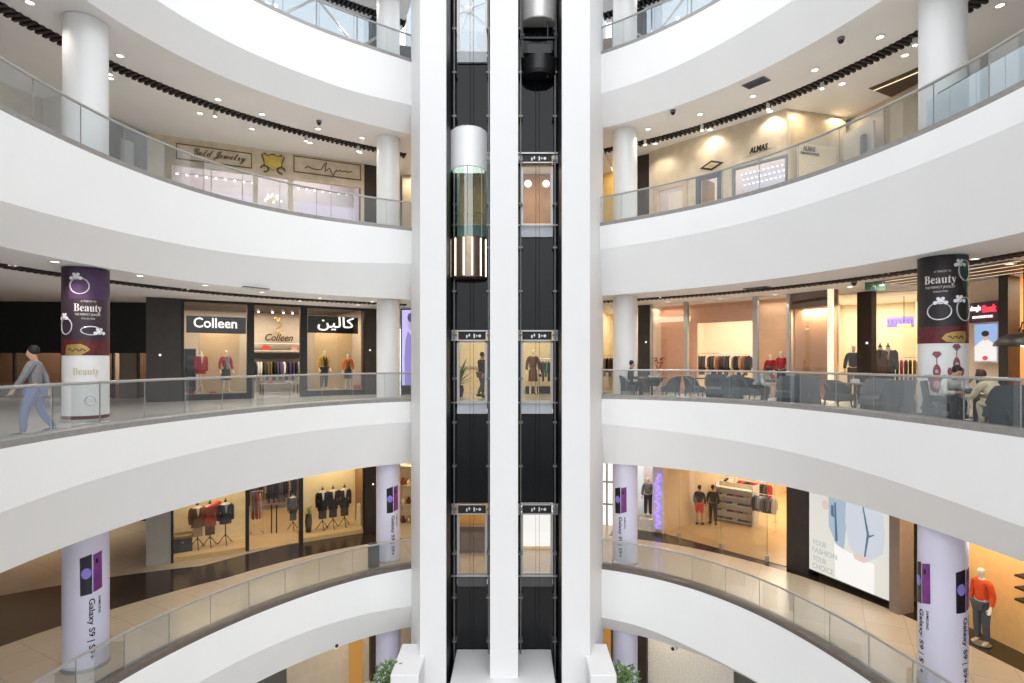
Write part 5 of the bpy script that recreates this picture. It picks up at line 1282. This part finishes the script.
# ================================================================ TOP GALLERY: a steel braced glass wall
for sd in 'LR':
    R = RR[sd,5]; o = 3.2; S = SIDE[sd]; h = H(sd,5)
    t = thing('curtain_wall', 'tall glass wall with diagonal steel bracing behind the %s top gallery' % S, 'glass wall', (0,0,R.zf))
    def cpt(i): x, y = rim_xy(sd,5,i,o); return Vector((x,y,0))
    ids = list(range(1,NS,6))
    for a, c in zip(ids[:-1], ids[1:]):
        p, q = cpt(a), cpt(c); MB().quad(p, q, q+Vector((0,0,h+2.5)), p+Vector((0,0,h+2.5))).build('glass_pane', CURTGL, t)
    for a in ids: MB().cyl(cpt(a), cpt(a)+Vector((0,0,h+2.5)), .03, n=6).build('mullion', STEEL, t)
    for j, a in enumerate(ids[:-1:2]):
        p, q = cpt(a), cpt(ids[min(2*j+2,len(ids)-1)]); n_ = (p+q)/2; up = Vector((0,0,h))
        mb = MB(); mb.cyl(p*.985+up*.02, q*.985+up*.95, .045, n=6); mb.build('brace', STEEL, t); mb = MB(); mb.cyl(p*.985+up*.95, q*.985+up*.02, .045, n=6); mb.build('brace', STEEL, t)
    u1, u2 = ((372,378.5) if sd == 'L' else (637,643)); pier(sd,5,u1,u2,3.0,FB['charcoal'],'',.4)
    b = Bay(sd,5,*((398,440) if sd == 'L' else (575,612)),4.4)
    struct(MB().box(0,b.w,0,.1,0,h).build('wall_%s_lobby' % S, FB['charcoal'] if sd == 'L' else mat('lobby_brown', c8(130,110,96), .6, noise=.08), None, b.loc, b.rot))
b = Bay2((-5.0,27.0),(4.4,27.0), ZF['L',5])
t = thing('curtain_wall', 'glass wall with star shaped steel bracing seen through the left lift shaft', 'glass wall', b.loc, b.rot)
MB().quad((0,0,0),(b.w,0,0),(b.w,0,7),(0,0,7)).build('glass_pane', CURTGL, t)
xc, zc_ = b.x(468,-.1), b.zz(468,10,-.1)
mb = MB(); mb.ell((xc,-.12,zc_),.22,.08,.22,10,6)
for a in (.4,1.2,2.5,3.6,4.4,5.6): mb.cyl((xc,-.12,zc_),(xc+2.6*math.cos(a),-.12,zc_+2.6*math.sin(a)),.035,n=6)
mb.build('star_brace', mat('white_steel', c8(196,200,204), .4, .2, noise=.03), t)
for i in range(7): MB().box(b.w*i/6-.03,b.w*i/6+.03,-.08,0,0,7).build('mullion', STEEL, t)

# ================================================================ lobbies behind the lifts
for lv, wm, col, e_ in ((2,mat('lobby_gold', c8(206,160,92), .5, noise=.15, nscale=1.2),(1,.78,.45),120),(3,mat('lobby_yellow', c8(242,226,188), .5, noise=.05),(1,.84,.58),130),(4,mat('lobby_marble_brown', c8(176,136,100), .5, noise=.25, nscale=1.4),(1,.84,.6),130)):
    z = RR['L',lv].zf+.03; h = RR['L',lv+1].zc-z+.0
    b = Bay2((-3.9,25.4),(3.7,25.4), z)
    struct(MB().box(0,b.w,0,.1,0,h).build('wall_back_lobby', wm, None, b.loc, b.rot))
    area(b.W(b.w/2,-2.2,h-.1), 5, e_, col, (0,0,0), 2)
    if lv == 3:
        for y in (367,372): MB().box(b.x(455,-.05),b.x(486,-.05),-.06,0,b.zz(470,y,-.05),b.zz(470,y,-.05)+.05); 
        tag(MB().box(b.x(440,-.05),b.x(492,-.05),-.07,-.005,b.zz(470,368,-.05),b.zz(470,366,-.05)).build('wall_rail', BEIGE, None, b.loc, b.rot), 'horizontal beige rail along the yellow lobby wall', 'rail')
        potted_plant('potted leafy plant seen through the left middle lift door', b.W(b.x(459,-2.6),-2.6,.004), BLACK, LEAF, 1.35, 26, .2, .45, .4)
        person('man in dark jacket and grey trousers behind the left middle lift door', 'walk', b.W(b.x(481.5,-3.2),-3.2,.004), 2.4, FB['black'], FB['slate'], FB['black'])
        mannequin('mannequin in a short dark dress behind the right middle lift door', b.W(b.x(533,-1.2),-1.2,.004), .1, FB['brown'], FB['brown'], 'skirt', scale=1.1)
        rack('chrome rail of dark tops behind the right middle lift door', b.W(b.x(538,-1.0),-1.0,.004), 0, 1.0, 1.5)
        hang(b.W(b.x(538,-1.0)+.1,-1.0,1.5), 0, 7, .12, [FB['black'],FB['charcoal'],FB['teal'],FB['black']], 'the rail behind the right lift door', 'tops on the rail behind the right lift door')
        tag(MB().bbox(b.x(526,-1.2),b.x(552,-1.2),-.5,-.05,0.003,.3,.01).build('display_plinth', FB['charcoal'], None, b.loc, b.rot), 'low dark plinth along the lobby wall behind the right lift door', 'plinth')
    if lv == 2:
        tag(MB().bbox(b.x(455,-3),b.x(490,-3),-3.4,-2.9,0.003,1.0,.02).build('lobby_counter', mat('counter_taupe', c8(120,96,84), .5, noise=.06), None, b.loc, b.rot), 'taupe counter seen through the left lower lift door', 'counter')
        tag(MB().box(b.x(519,-2.9),b.x(556,-2.9),-2.95,-2.9,0.1,h).build('bright_panel', emit('bright_window_panel', (1,1,1), .95), None, b.loc, b.rot), 'bright white window panel seen through the right lower lift door', 'window')
    if lv == 4:
        for u in (528,546): tag(MB().ell((b.x(u,-.3),-.35,b.zz(u,184,-.3)),.16,.1,.16).build('wall_light', emit('wall_lamp_warm', (1,.9,.72), 2.2), None, b.loc, b.rot, smooth=True), 'round glowing wall light behind the upper lift door, %s one' % ('left' if u == 528 else 'right'), 'wall light')
        tag(MB().bbox(b.x(518,-1.5),b.x(560,-1.5),-1.8,-1.3,.003,1.05,.02).build('lobby_counter', FB['cream'], None, b.loc, b.rot), 'cream counter seen through the upper right lift door', 'counter')

# ================================================================ columns, plain and wrapped
def fpt(u, lv_off): return lv_off
COLX = {'lf':(-4.62,21.35),'rf':(4.62,20.75),'ln':((86-CX)/F*14.0,14.0),'rn':((942.5-CX)/F*13.0,13.0)}
COLX['rf'] = ((625-CX)/F*21.0, 21.0)
WHC = mat('column_white', (.80,.80,.80), .4, noise=.012, nscale=.5)
def column(key, lv, m, label, r=.43):
    r = {'ln':.475,'rn':.468,'lf':.44,'rf':.45}[key]-(.015 if m is WHC else 0)
    x, y = COLX[key]; sd = 'L' if key[0] == 'l' else 'R'; z0 = ZF[sd,lv]; z1 = RR[sd,lv+1].zc+.03
    t = thing('round_column', label, 'column', (x,y,z0))
    MB().lathe([(0,0),(r,0),(r,z1-z0),(0,z1-z0)], n=40).build('shaft', m, t, smooth=True)
    MB().lathe([(r+.001,0),(r+.03,0),(r+.03,.06),(r+.001,.08)], n=40, cap=False).build('base_ring', STEEL, t, smooth=True)
    return t, r, z1-z0
def wrapper(t, r, u):
    """maps flat x (metres along the wrap, 0 facing the viewer) and z onto the column"""
    x, y = t.location.x, t.location.y; a0 = math.atan2(-x, -y)   # towards the camera
    def pl(px, pz, out=0.0):
        a = px/r; ang = a0-a
        return (math.sin(ang)*(r+.004+out), math.cos(ang)*(r+.004+out), pz)
    return pl
def wpatch(mb, pl, x0, x1, z0, z1, out=0.0, n=14):
    n = max(2, int(n)); vs = []
    for i in range(n+1): x = x0+(x1-x0)*i/n; vs += [pl(x,z0,out), pl(x,z1,out)]
    mb.add(vs, [(2*i,2*i+2,2*i+3,2*i+1) for i in range(n)]); return mb
def wpoly(mb, pl, pts, out):
    cx = sum(p[0] for p in pts)/len(pts); cz = sum(p[1] for p in pts)/len(pts); n = len(pts)
    big = max(p[0] for p in pts)-min(p[0] for p in pts) > .15; N = 6 if big else 1; S = 5 if big else 1
    ring = []
    for i in range(n):
        a, b = pts[i], pts[(i+1) % n]
        for k in range(S): f = k/S; ring.append((a[0]+(b[0]-a[0])*f, a[1]+(b[1]-a[1])*f))
    m = len(ring); vs = [pl(cx,cz,out)]; fs = []
    for j in range(1,N+1):
        vs += [pl(cx+(p[0]-cx)*j/N, cz+(p[1]-cz)*j/N, out) for p in ring]
    for i in range(m): fs.append((0,1+i,1+(i+1) % m))
    for j in range(N-1):
        for i in range(m): a = 1+j*m; fs.append((a+i,a+m+i,a+m+(i+1) % m,a+(i+1) % m))
    return mb.add(vs, fs)
def wline(mb, pl, pts, wd, out=.004):
    mb.tube([pl(*p,out) for p in pts], wd, 5); return mb
for key, lvs in (('lf',(5,4,3)),('rf',(5,4,3)),('rn',(4,))):
    for lv in lvs: column(key, lv, WHC, 'plain white round column on the %s side of the %s gallery' % ({'lf':'far left','rf':'far right','rn':'near right'}[key], LVN[lv]))
column('ln',4,WHC,'plain white round column on the near left side of the upper gallery')
DKP = mat('wrap_dark_plum', c8(52,38,50), .45, noise=.08, nscale=2); DKR = mat('wrap_near_black', c8(36,30,34), .45, noise=.08, nscale=2); PLUM = mat('wrap_purple', c8(72,44,84), .45, noise=.12, nscale=3); MAROON = mat('wrap_maroon_drape', c8(92,28,32), .5, noise=.35, nscale=9); WRW = mat('wrap_white', c8(226,226,226), .45, noise=.02); SILV = mat('ring_silver', c8(206,206,210), .25, .3, noise=.1, nscale=20); WLET = mat('wrap_letters_white', c8(226,218,216), .5, noise=.02); GLET = mat('wrap_letters_gold', c8(196,184,150), .5, noise=.04); GPL = mat('gold_plaque', c8(176,146,84), .4, .4, noise=.1); GREENW = mat('wrap_green', c8(40,72,64), .5, noise=.1)
BEAUTY = ''.join(chr(0x1D400+ord(c)-65) if c.isupper() else chr(0x1D41A+ord(c)-97) for c in 'Beauty')
def wtext(pl, body, size, cx, z, m, parent, width=None, bold=0, name='lettering', rot=False):
    mb = MB()
    if rot: mb.text(body, size, lambda x,y,w_: pl(cx+y, z-x, .003+w_), .002, bold, width, 'LEFT')
    else: mb.text(body, size, lambda x,y,w_: pl(cx+x, z+y, .003+w_), .002, bold, width)
    return mb.build(name, m, parent)
def ring_draw(parent, pl, cx, z, r, stone, label='printed_ring', tilt=0, oval=1.0):
    sb = MB(); mb = MB(); pts = [(cx+r*math.cos(a), z+r*oval*math.sin(a)) for a in [2*PI*i/22+tilt for i in range(23)]]
    wline(mb, pl, pts, .015, .006)
    sx, sz = cx+r*math.cos(stone), z+r*oval*math.sin(stone)
    for dx, dz, s in ((0,.03,.085),(-.09,.0,.055),(.09,.0,.055),(.04,.09,.05),(-.04,.09,.05)):
        wpoly(sb, pl, [(sx+dx+s*.8*math.cos(2*PI*i/6+dx*9), sz+dz+s*.8*math.sin(2*PI*i/6+dx*9)) for i in range(6)], .012+.02*abs(dx)+.012*(dz < .02))
    g = mb.build(label, SILV, parent); sb.build('printed_stones', mat('ring_stones', c8(234,234,238), .25, noise=.12, nscale=40), g)
def jewel_column(key, side):
    lab = 'round column wrapped in a dark and white jewellery advert with rings, %s side' % side
    t, r, h = column(key, 3, WRW, lab, .45)
    pl = wrapper(t, r, 0); hf = PI*r
    zW = 1.6 if side == 'left' else 1.74; zM = zW+.37
    wpatch(MB(), pl, -hf, hf, zM, h, .0, 48).build('dark_print', DKP if side == 'left' else DKR, t)
    wpatch(MB(), pl, -hf, hf, zW, zM, .001, 48).build('maroon_print', MAROON, t)
    wpatch(MB(), pl, -hf, hf, .0, .16, .001, 48).build('maroon_base_print', MAROON if side == 'left' else DKR, t)
    if side == 'left':
        wpatch(MB(), pl, -.36, .5, h-.76, h-.05, .002, 24).build('purple_print', PLUM, t)
        ring_draw(t, pl, -.13, h-.46, .19, 1.9)
        wtext(pl, BEAUTY, .26, .04, h-1.06, WLET, t, .56)
        wtext(pl, 'A TRIBUTE TO', .06, .05, h-.84, WLET, t, .30); wtext(pl, 'THE PERFECT JEWELRY', .07, .04, h-1.16, WLET, t, .52); wtext(pl, 'COLLECTION', .05, .04, h-1.25, WLET, t, .26)
        ring_draw(t, pl, -.44, h-1.42, .16, 1.8, oval=1.2); ring_draw(t, pl, .10, h-1.52, .20, -.6, oval=.5)
        mb = MB(); wpoly(mb, pl, [(-.45,zM-.36),(-.43,zM-.2),(-.40,zM-.12),(-.1,zM-.1),(.02,zM-.16),(.08,zM-.23),(.0,zM-.3),(-.1,zM-.37)], .004); g = mb.build('gold_plaque', GPL, t)
        mb = MB(); wline(mb, pl, [(-.36+.035*i, zM-.24+.035*math.sin(i*1.7)) for i in range(11)], .012, .006); mb.build('plaque_script', DKP, g)
        wtext(pl, BEAUTY, .24, .0, zW-.46, GLET, t, .52); mb = MB(); wline(mb, pl, [(-.22,zW-.54),(.24,zW-.54)], .005, .003); mb.build('thin_rule', GLET, t)
        ring_draw(t, pl, .08, .52, .10, .6)
    else:
        mb = MB(); wpoly(mb, pl, [(.22,h),(.52,h),(.55,h-.95),(.40,h-.7)], .002); mb.build('green_print', GREENW, t)
        ring_draw(t, pl, .46, h-.35, .16, 2.6, oval=1.4)
        wtext(pl, BEAUTY, .26, -.05, h-.62, WLET, t, .60); wtext(pl, 'A TRIBUTE TO', .06, .0, h-.38, WLET, t, .30); wtext(pl, 'THE PERFECT JEWELRY', .07, -.05, h-.73, WLET, t, .56); wtext(pl, 'COLLECTION', .05, -.04, h-.82, WLET, t, .26)
        ring_draw(t, pl, -.06, h-1.24, .22, 1.45, oval=.85); ring_draw(t, pl, .46, h-1.2, .2, 2.4, oval=1.3)
        mb = MB(); wpoly(mb, pl, [(-.02,zM-.26),(.06,zM-.16),(.2,zM-.12),(.46,zM-.1),(.5,zM-.22),(.46,zM-.36),(.2,zM-.36),(.06,zM-.33)], .004); g = mb.build('gold_plaque', GPL, t)
        mb = MB(); wline(mb, pl, [(.10+.03*i, zM-.24+.035*math.sin(i*1.7)) for i in range(11)], .012, .006); mb.build('plaque_script', DKP, g)
        EAR = mat('earring_rose', c8(140,84,92), .4, .2, noise=.3, nscale=20)
        for cx, zt_ in ((-.10,zW-.16),(.26,zW+.0)):
            mb = MB(); st = MB()
            D = lambda cz, w_, h_: [(cx+w_*math.sin(q)*(.55+.45*math.sin((q/2) if q < PI else (2*PI-q)/2)), cz+h_*math.cos(q)) for q in [2*PI*i/14 for i in range(14)]]
            wpoly(mb, pl, [(cx-.09,zt_-.08),(cx-.05,zt_-.02),(cx+.05,zt_-.02),(cx+.09,zt_-.08),(cx,zt_-.18)], .004)
            wline(mb, pl, [(cx,zt_-.18),(cx,zt_-.30)], .008)
            wpoly(mb, pl, D(zt_-.44,.085,.14), .004); wpoly(mb, pl, D(zt_-.74,.16,.20), .004)
            for dx in (-.13,.13): wpoly(mb, pl, D(zt_-.68,.05,.11) if False else [(cx+dx+.045*math.sin(q), zt_-.62+.09*math.cos(q)) for q in [2*PI*i/10 for i in range(10)]], .004)
            e_ = mb.build('printed_earring', EAR, t)
            for cz, w_ in ((-.44,.035),(-.74,.07)): wpoly(st, pl, [(cx+w_*math.sin(q), zt_+cz-.02+w_*1.3*math.cos(q)) for q in [2*PI*i/8 for i in range(8)]], .010)
            st.build('printed_gem', mat('gem_blush', c8(206,160,160), .3, noise=.1), e_)
jewel_column('ln','left'); jewel_column('rn','right')
PHB = mat('phone_black', c8(24,20,36), .25, noise=.1); PHP = mat('phone_purple', c8(122,52,128), .25, noise=.25, nscale=4); PHG = mat('phone_glow', c8(140,126,214), .3, noise=.1); LAV = mat('wrap_lavender', c8(214,212,232), .45, noise=.03, nscale=1)
def phone_column(key, label, shift=0.0, double=False):
    t, r, h = column(key, 2, LAV, label, .45); pl = wrapper(t, r, 0)
    for cx in ((shift,) if not double else (shift-.5, shift+.42)):
        zc_ = h-1.35
        mb = MB(); wpoly(mb, pl, [(cx-.17,zc_-.50),(cx-.18,zc_+.40),(cx+.05,zc_+.47),(cx+.06,zc_-.48)], .003); p = mb.build('printed_phone_front', PHB, t)
        mb = MB(); wpoly(mb, pl, [(cx-.055+.10*math.cos(2*PI*i/14),zc_+.02+.13*math.sin(2*PI*i/14)) for i in range(14)], .006); mb.build('printed_glow', PHG, p)
        mb = MB(); wpoly(mb, pl, [(cx+.08,zc_-.46),(cx+.08,zc_+.44),(cx+.27,zc_+.50),(cx+.28,zc_-.40)], .004); p = mb.build('printed_phone_back', PHP, t)
        mb = MB(); wpoly(mb, pl, [(cx+.13,zc_+.22),(cx+.13,zc_+.33),(cx+.18,zc_+.34),(cx+.18,zc_+.23)], .008); mb.build('printed_lens', PHB, p)
        wtext(pl, 'Galaxy S9 | S9+', .17, cx+.0, zc_-.60, PHB, t, 1.45, .012, rot=True); wtext(pl, 'SAMSUNG', .075, cx+.19, zc_-.58, PHB, t, .42, .01, rot=True)
phone_column('ln','lavender column with a tall phone advert at the near left, lower gallery',.06)
phone_column('lf','lavender column with a phone advert beside the litter bin',.12)
phone_column('rf','lavender column with a phone advert at the far right, lower gallery',-.22)
phone_column('rn','lavender column with phone adverts on both edges near the orange wall',.0,True)

# ================================================================ ceiling fittings
rA, rB = 'outer', 'inner'
downlights('L',4,1.9,(362,318,262,218,120,30),rA); downlights('L',4,3.4,(360,310,252,200,110),rB)
downlights('R',4,1.9,(648,700,753,815,880,960),rA); downlights('R',4,3.4,(655,710,770,842,905,1000),rB)
downlights('L',3,1.9,(372,320,262,205,140,55),rA); downlights('L',3,3.4,(358,300,245,186,100,12),rB)
downlights('R',3,1.9,(660,700,757,806,888,975),rA); downlights('R',3,3.4,(668,720,775,850,930,1010),rB)
downlights('L',2,1.9,(372,320,262,205,140,55),rA); downlights('R',2,1.9,(650,700,757,806,888,975),rA); downlights('L',2,3.4,(345,280,215,130,40),rB); downlights('R',2,3.4,(668,720,775,850,930),rB)
downlights('L',5,1.9,(365,300,220,120),rA); downlights('R',5,1.9,(650,720,800),rA)
def clspot(sd, lv, us, off):
    for i, u in enumerate(us):
        x, y = G(sd,lv,u,off); z = RR[sd,lv+1].zc-.02
        t = thing('slot_spotlight', 'white cylinder spotlight in the air slot, %s of the %s %s gallery' % (ORD[i], SIDE[sd], LVN[lv]), 'ceiling light', (x,y,z), 0, 'cylinder spotlights in the air slots')
        MB().cyl((0,0,-.16),(0,0,.05),.055,n=14).build('housing', FB['white'], t, smooth=True); MB().cyl((0,0,-.175),(0,0,-.155),.05,n=14).build('lamp', LAMPM, t)
clspot('R',4,(645,702,768,822,915),2.75); clspot('L',4,(358,306,215,110),2.75)
def vent(sd, lv, u, off, w_, d_, label):
    x, y = G(sd,lv,u,off); z = RR[sd,lv+1].zc+.035; a = math.atan2(x-C0[0], y-C0[1])
    t = thing('ceiling_vent', label, 'air vent', (x,y,z), -a)
    mb = MB()
    for q in ((-w_/2,w_/2,-d_/2,-d_/2+.03),(-w_/2,w_/2,d_/2-.03,d_/2),(-w_/2,-w_/2+.03,-d_/2,d_/2),(w_/2-.03,w_/2,-d_/2,d_/2)): mb.box(*q,-.025,0)
    mb.build('frame', FB['grey'], t); mb = MB(); n = int(d_/.05)
    for i in range(n): mb.box(-w_/2,w_/2,-d_/2+d_*i/n,-d_/2+d_*i/n+.02,-.02,-.005)
    mb.build('slats', FB['slate'], t)
vent('R',4,756,1.15,.7,.4,'square slatted air vent in the upper right ceiling'); vent('L',3,255,1.1,.8,.3,'long slatted air vent in the left middle ceiling'); vent('R',3,757,1.1,.8,.3,'long slatted air vent in the right middle ceiling')
def dome(sd, lv, u, off, label):
    x, y = G(sd,lv,u,off); z = RR[sd,lv+1].zc+.04; t = thing('security_camera', label, 'camera', (x,y,z))
    MB().lathe([(0,0),(.09,0),(.09,-.06),(.07,-.08),(0,-.08)],n=18).build('mount', FB['grey'], t, smooth=True); MB().ell((0,0,-.09),.07,.07,.07,14,8).build('dome', BLACK, t, smooth=True)
dome('R',3,854,2.2,'dark dome camera under the right middle ceiling'); dome('R',4,841,1.0,'small dark dome camera near the slot of the upper right ceiling'); dome('L',4,319,1.2,'small dome camera in the upper left ceiling'); dome('R',4,673,1.0,'small dome camera above the upper right column'); dome('L',5,300,.9,'small dome camera in the top left ceiling')
# cameras on the lowest slab faces
for sd, u, y in (('L',336,645),('R',673.5,648)):
    R = RR[sd,2]; x, yy = G(sd,2,u,R.bo-.02); z = zat(y, yy); a = math.atan2(x-C0[0], yy-C0[1])
    t = thing('security_camera', 'round camera with dark lens on the lowest %s balcony face' % SIDE[sd], 'camera', (x,yy,z), -a)
    MB().cyl((0,.15,0),(0,-.06,0),.12,n=20).build('mount', FB['white'], t, smooth=True); MB().ell((0,-.07,0),.06,.05,.06,12,8).build('lens', BLACK, t, smooth=True)
# exit sign
x, y = G('R',3,875,1.9); z = zat(290,y); a = math.atan2(x-C0[0], y-C0[1]); zc_ = RR['R',4].zc+.04
t = thing('exit_sign', 'green hanging exit sign with running man under the right middle ceiling', 'sign', (x,y,z), -.35)
MB().box(-.24,.24,-.02,.02,0,.22).build('sign_plate', mat('exit_green', c8(60,84,66), .4, emit=.06, ecol=c8(80,150,100), noise=0), t)
mb = MB(); mb.ell((-.06,-.025,.20),.025,.01,.025,8,5); mb.tube([(-.06,-.025,.17),(-.05,-.025,.11),(-.10,-.025,.04)],.014,5); mb.tube([(-.05,-.025,.11),(.0,-.025,.08),(.0,-.025,.03)],.014,5); mb.tube([(-.13,-.025,.13),(-.06,-.025,.16),(.0,-.025,.12)],.012,5); mb.plate([(.08,.10),(.16,.10),(.16,.06),(.24,.13),(.16,.20),(.16,.16),(.08,.16)],-.026,-.02); mb.build('pictogram', mat('exit_pale', c8(120,150,128), .5, noise=.05), t)
mb = MB(); mb.cyl((-.2,0,.26),(-.2,0,zc_-z),.006); mb.cyl((.2,0,.26),(.2,0,zc_-z),.006); mb.build('hanger', STEEL, t)
# timber recesses in the ceilings on the right
for lv, u1, u2, o1, o2, lab in ((4,868,925,4.4,6.2,'dark timber ceiling recess with warm light line, upper right'),(3,872,1010,2.9,5.2,'dark timber slat ceiling with warm light lines, middle right')):
    z = RR['R',lv+1].zc+.036; t = thing('timber_ceiling_panel', lab, 'ceiling panel', (0,0,z))
    R = RR['R',lv]; th = [math.atan2(G('R',lv,u,o1)[0]-C0[0], G('R',lv,u,o1)[1]-C0[1]) for u in (u1,u2)]
    ts = np.linspace(*th, 24); ring = lambda o, zz_: [((np.interp(a,R.th,R.r)+o)*math.sin(a), C0[1]+(np.interp(a,R.th,R.r)+o)*math.cos(a), zz_) for a in ts]
    mb = MB(); strip(mb, ring(o1,-.004), ring(o2,-.004)); mb.build('timber_panel', mat('timber_dark', c8(82,64,50), .5, noise=.25, nscale=6), t)
    for o in np.linspace(o1+.25, o2-.25, 2 if lv == 4 else 4): mb = MB(); strip(mb, ring(o,-.012), ring(o+.07,-.012)); mb.build('light_line', emit('line_warm', (1,.80,.52), 1.3), t)

# ================================================================ GROUND LEVEL
MB_ = MB; zg = -12.0
t = thing('lobby_canopy', 'white flat canopy box in front of the lift shafts at the bottom', 'canopy', (0,0,zg))
MB().bbox(X(455,19.3),X(552,19.3),17.6,DB-.02,2.9,3.42,.02).build('canopy_top', PLAST, t)
for u in (458,549): MB().box(X(u,18.4)-.12,X(u,18.4)+.12,17.8,18.04,0,2.9).build('canopy_post', PLAST, t)
for u1, u2, nm in ((397,424,'left'),(586,611,'right')):
    t = thing('kiosk_block', 'white kiosk block at the foot of the tower, %s side' % nm, 'kiosk', (X((u1+u2)/2,18.0),18.0,zg)); w_ = X(u2,18)-X(u1,18)
    MB().bbox(-w_/2,w_/2,-1.0,.9,0,4.1,.02).build('block', PLAST, t); MB().box(-w_/2-.01,w_/2+.01,-1.01,.91,0,.12).build('plinth', STEEL, t)
for u, nm in ((391,'left'),(620,'right')):
    x = X(u,17.9); t = thing('potted_tree', 'potted tree with dense leaves beside the %s kiosk block' % nm, 'tree', (x,17.6,zg))
    MB().lathe([(0,0),(.35,0),(.42,.7),(.36,.7),(.34,.62),(0,.62)],n=20).build('pot', FB['charcoal'], t, smooth=True)
    mb = MB(); mb.tube([(0,0,.6),(.04,0,1.8),(-.02,0,3.0)],[.06,.05,.035],8)
    r = random.Random(u)
    for i in range(9): a = r.uniform(0,6.28); mb.tube([(0,0,2.4+.1*i),(.25*math.cos(a),.25*math.sin(a),2.8+.12*i),(.42*math.cos(a),.42*math.sin(a),3.1+.12*i)],[.025,.018,.008],5)
    mb.build('trunk', WOODD, t, smooth=True); mb = MB()
    for i in range(420):
        a, e_, rr = r.uniform(0,6.28), r.uniform(-1,1), r.uniform(.25,.62); c = Vector((rr*math.cos(a)*math.sqrt(1-e_*e_), rr*math.sin(a)*math.sqrt(1-e_*e_), 3.45+.75*rr/.62*e_))
        d = Vector((r.uniform(-1,1),r.uniform(-1,1),r.uniform(-.6,.6))).normalized()*.11; s = d.orthogonal().normalized()*.04; mb.add([c-d,c+s,c+d,c-s],[(0,1,2,3)])
    mb.build('leaves', LEAF, t)
for sd, u1, u2 in (('L',300,400),('R',606,720)):
    b = Bay(sd,1,u1,u2,4.6); h = H(sd,1)
    struct(MB().box(-.5,b.w+.5,.0,.1,0,h).build('wall_%s_ground' % SIDE[sd], BEIGE if sd == 'L' else FB['white'], None, b.loc, b.rot))
    area(b.W(b.w/2,-1.0,h-.1), 3, 80, (1,.86,.62), (0,0,b.rot), 1)
    t = thing('shopfront', 'ground floor shopfront glimpsed below the lowest balcony, %s side' % SIDE[sd], 'shopfront', b.loc, b.rot)
    if sd == 'L':
        MB().box(b.x(349),b.x(362),-.1,0,0,h).build('orange_display', emit('orange_glow', c8(220,160,80), .45), t); MB().box(b.x(369),b.x(378),-.2,0,0,h).build('dark_pier', DKBROWN, t); MB().box(b.x(320),b.x(346),-.06,0,h-.6,h).build('sign_board', FB['slate'], t)
    else:
        MB().box(b.x(612),b.x(636),-.1,0,0,h).build('dark_sign', BLACK, t)
        mb = MB()
        for i in range(3): mb.tube([(b.x(622+4*i)+.3*math.cos(a), -.12, h-.9+.5*math.sin(a)) for a in [j*.3-.2 for j in range(8)]], .025, 5)
        mb.build('gold_curves', GOLD, t); MB().box(b.x(637),b.x(648),-.2,0,0,h).build('dark_pier', DKBROWN, t); MB().box(b.x(604),b.x(611),-.1,0,0,h).build('orange_display', emit('orange_glow', c8(220,160,80), .45), t)
for key in ('ln','lf','rf','rn'):
    pass
for key in ('lf','rf'): 
    x, y = COLX[key]; t = thing('round_column', 'lavender round column at ground level, %s side' % ('left' if key == 'lf' else 'right'), 'column', (x,y,zg)); MB().lathe([(0,0),(.45,0),(.45,3.7),(0,3.7)],n=36).build('shaft', LAV, t, smooth=True); MB().lathe([(.45,0),(.48,0),(.48,.06),(.45,.08)],n=36,cap=False).build('base_ring', STEEL, t, smooth=True)
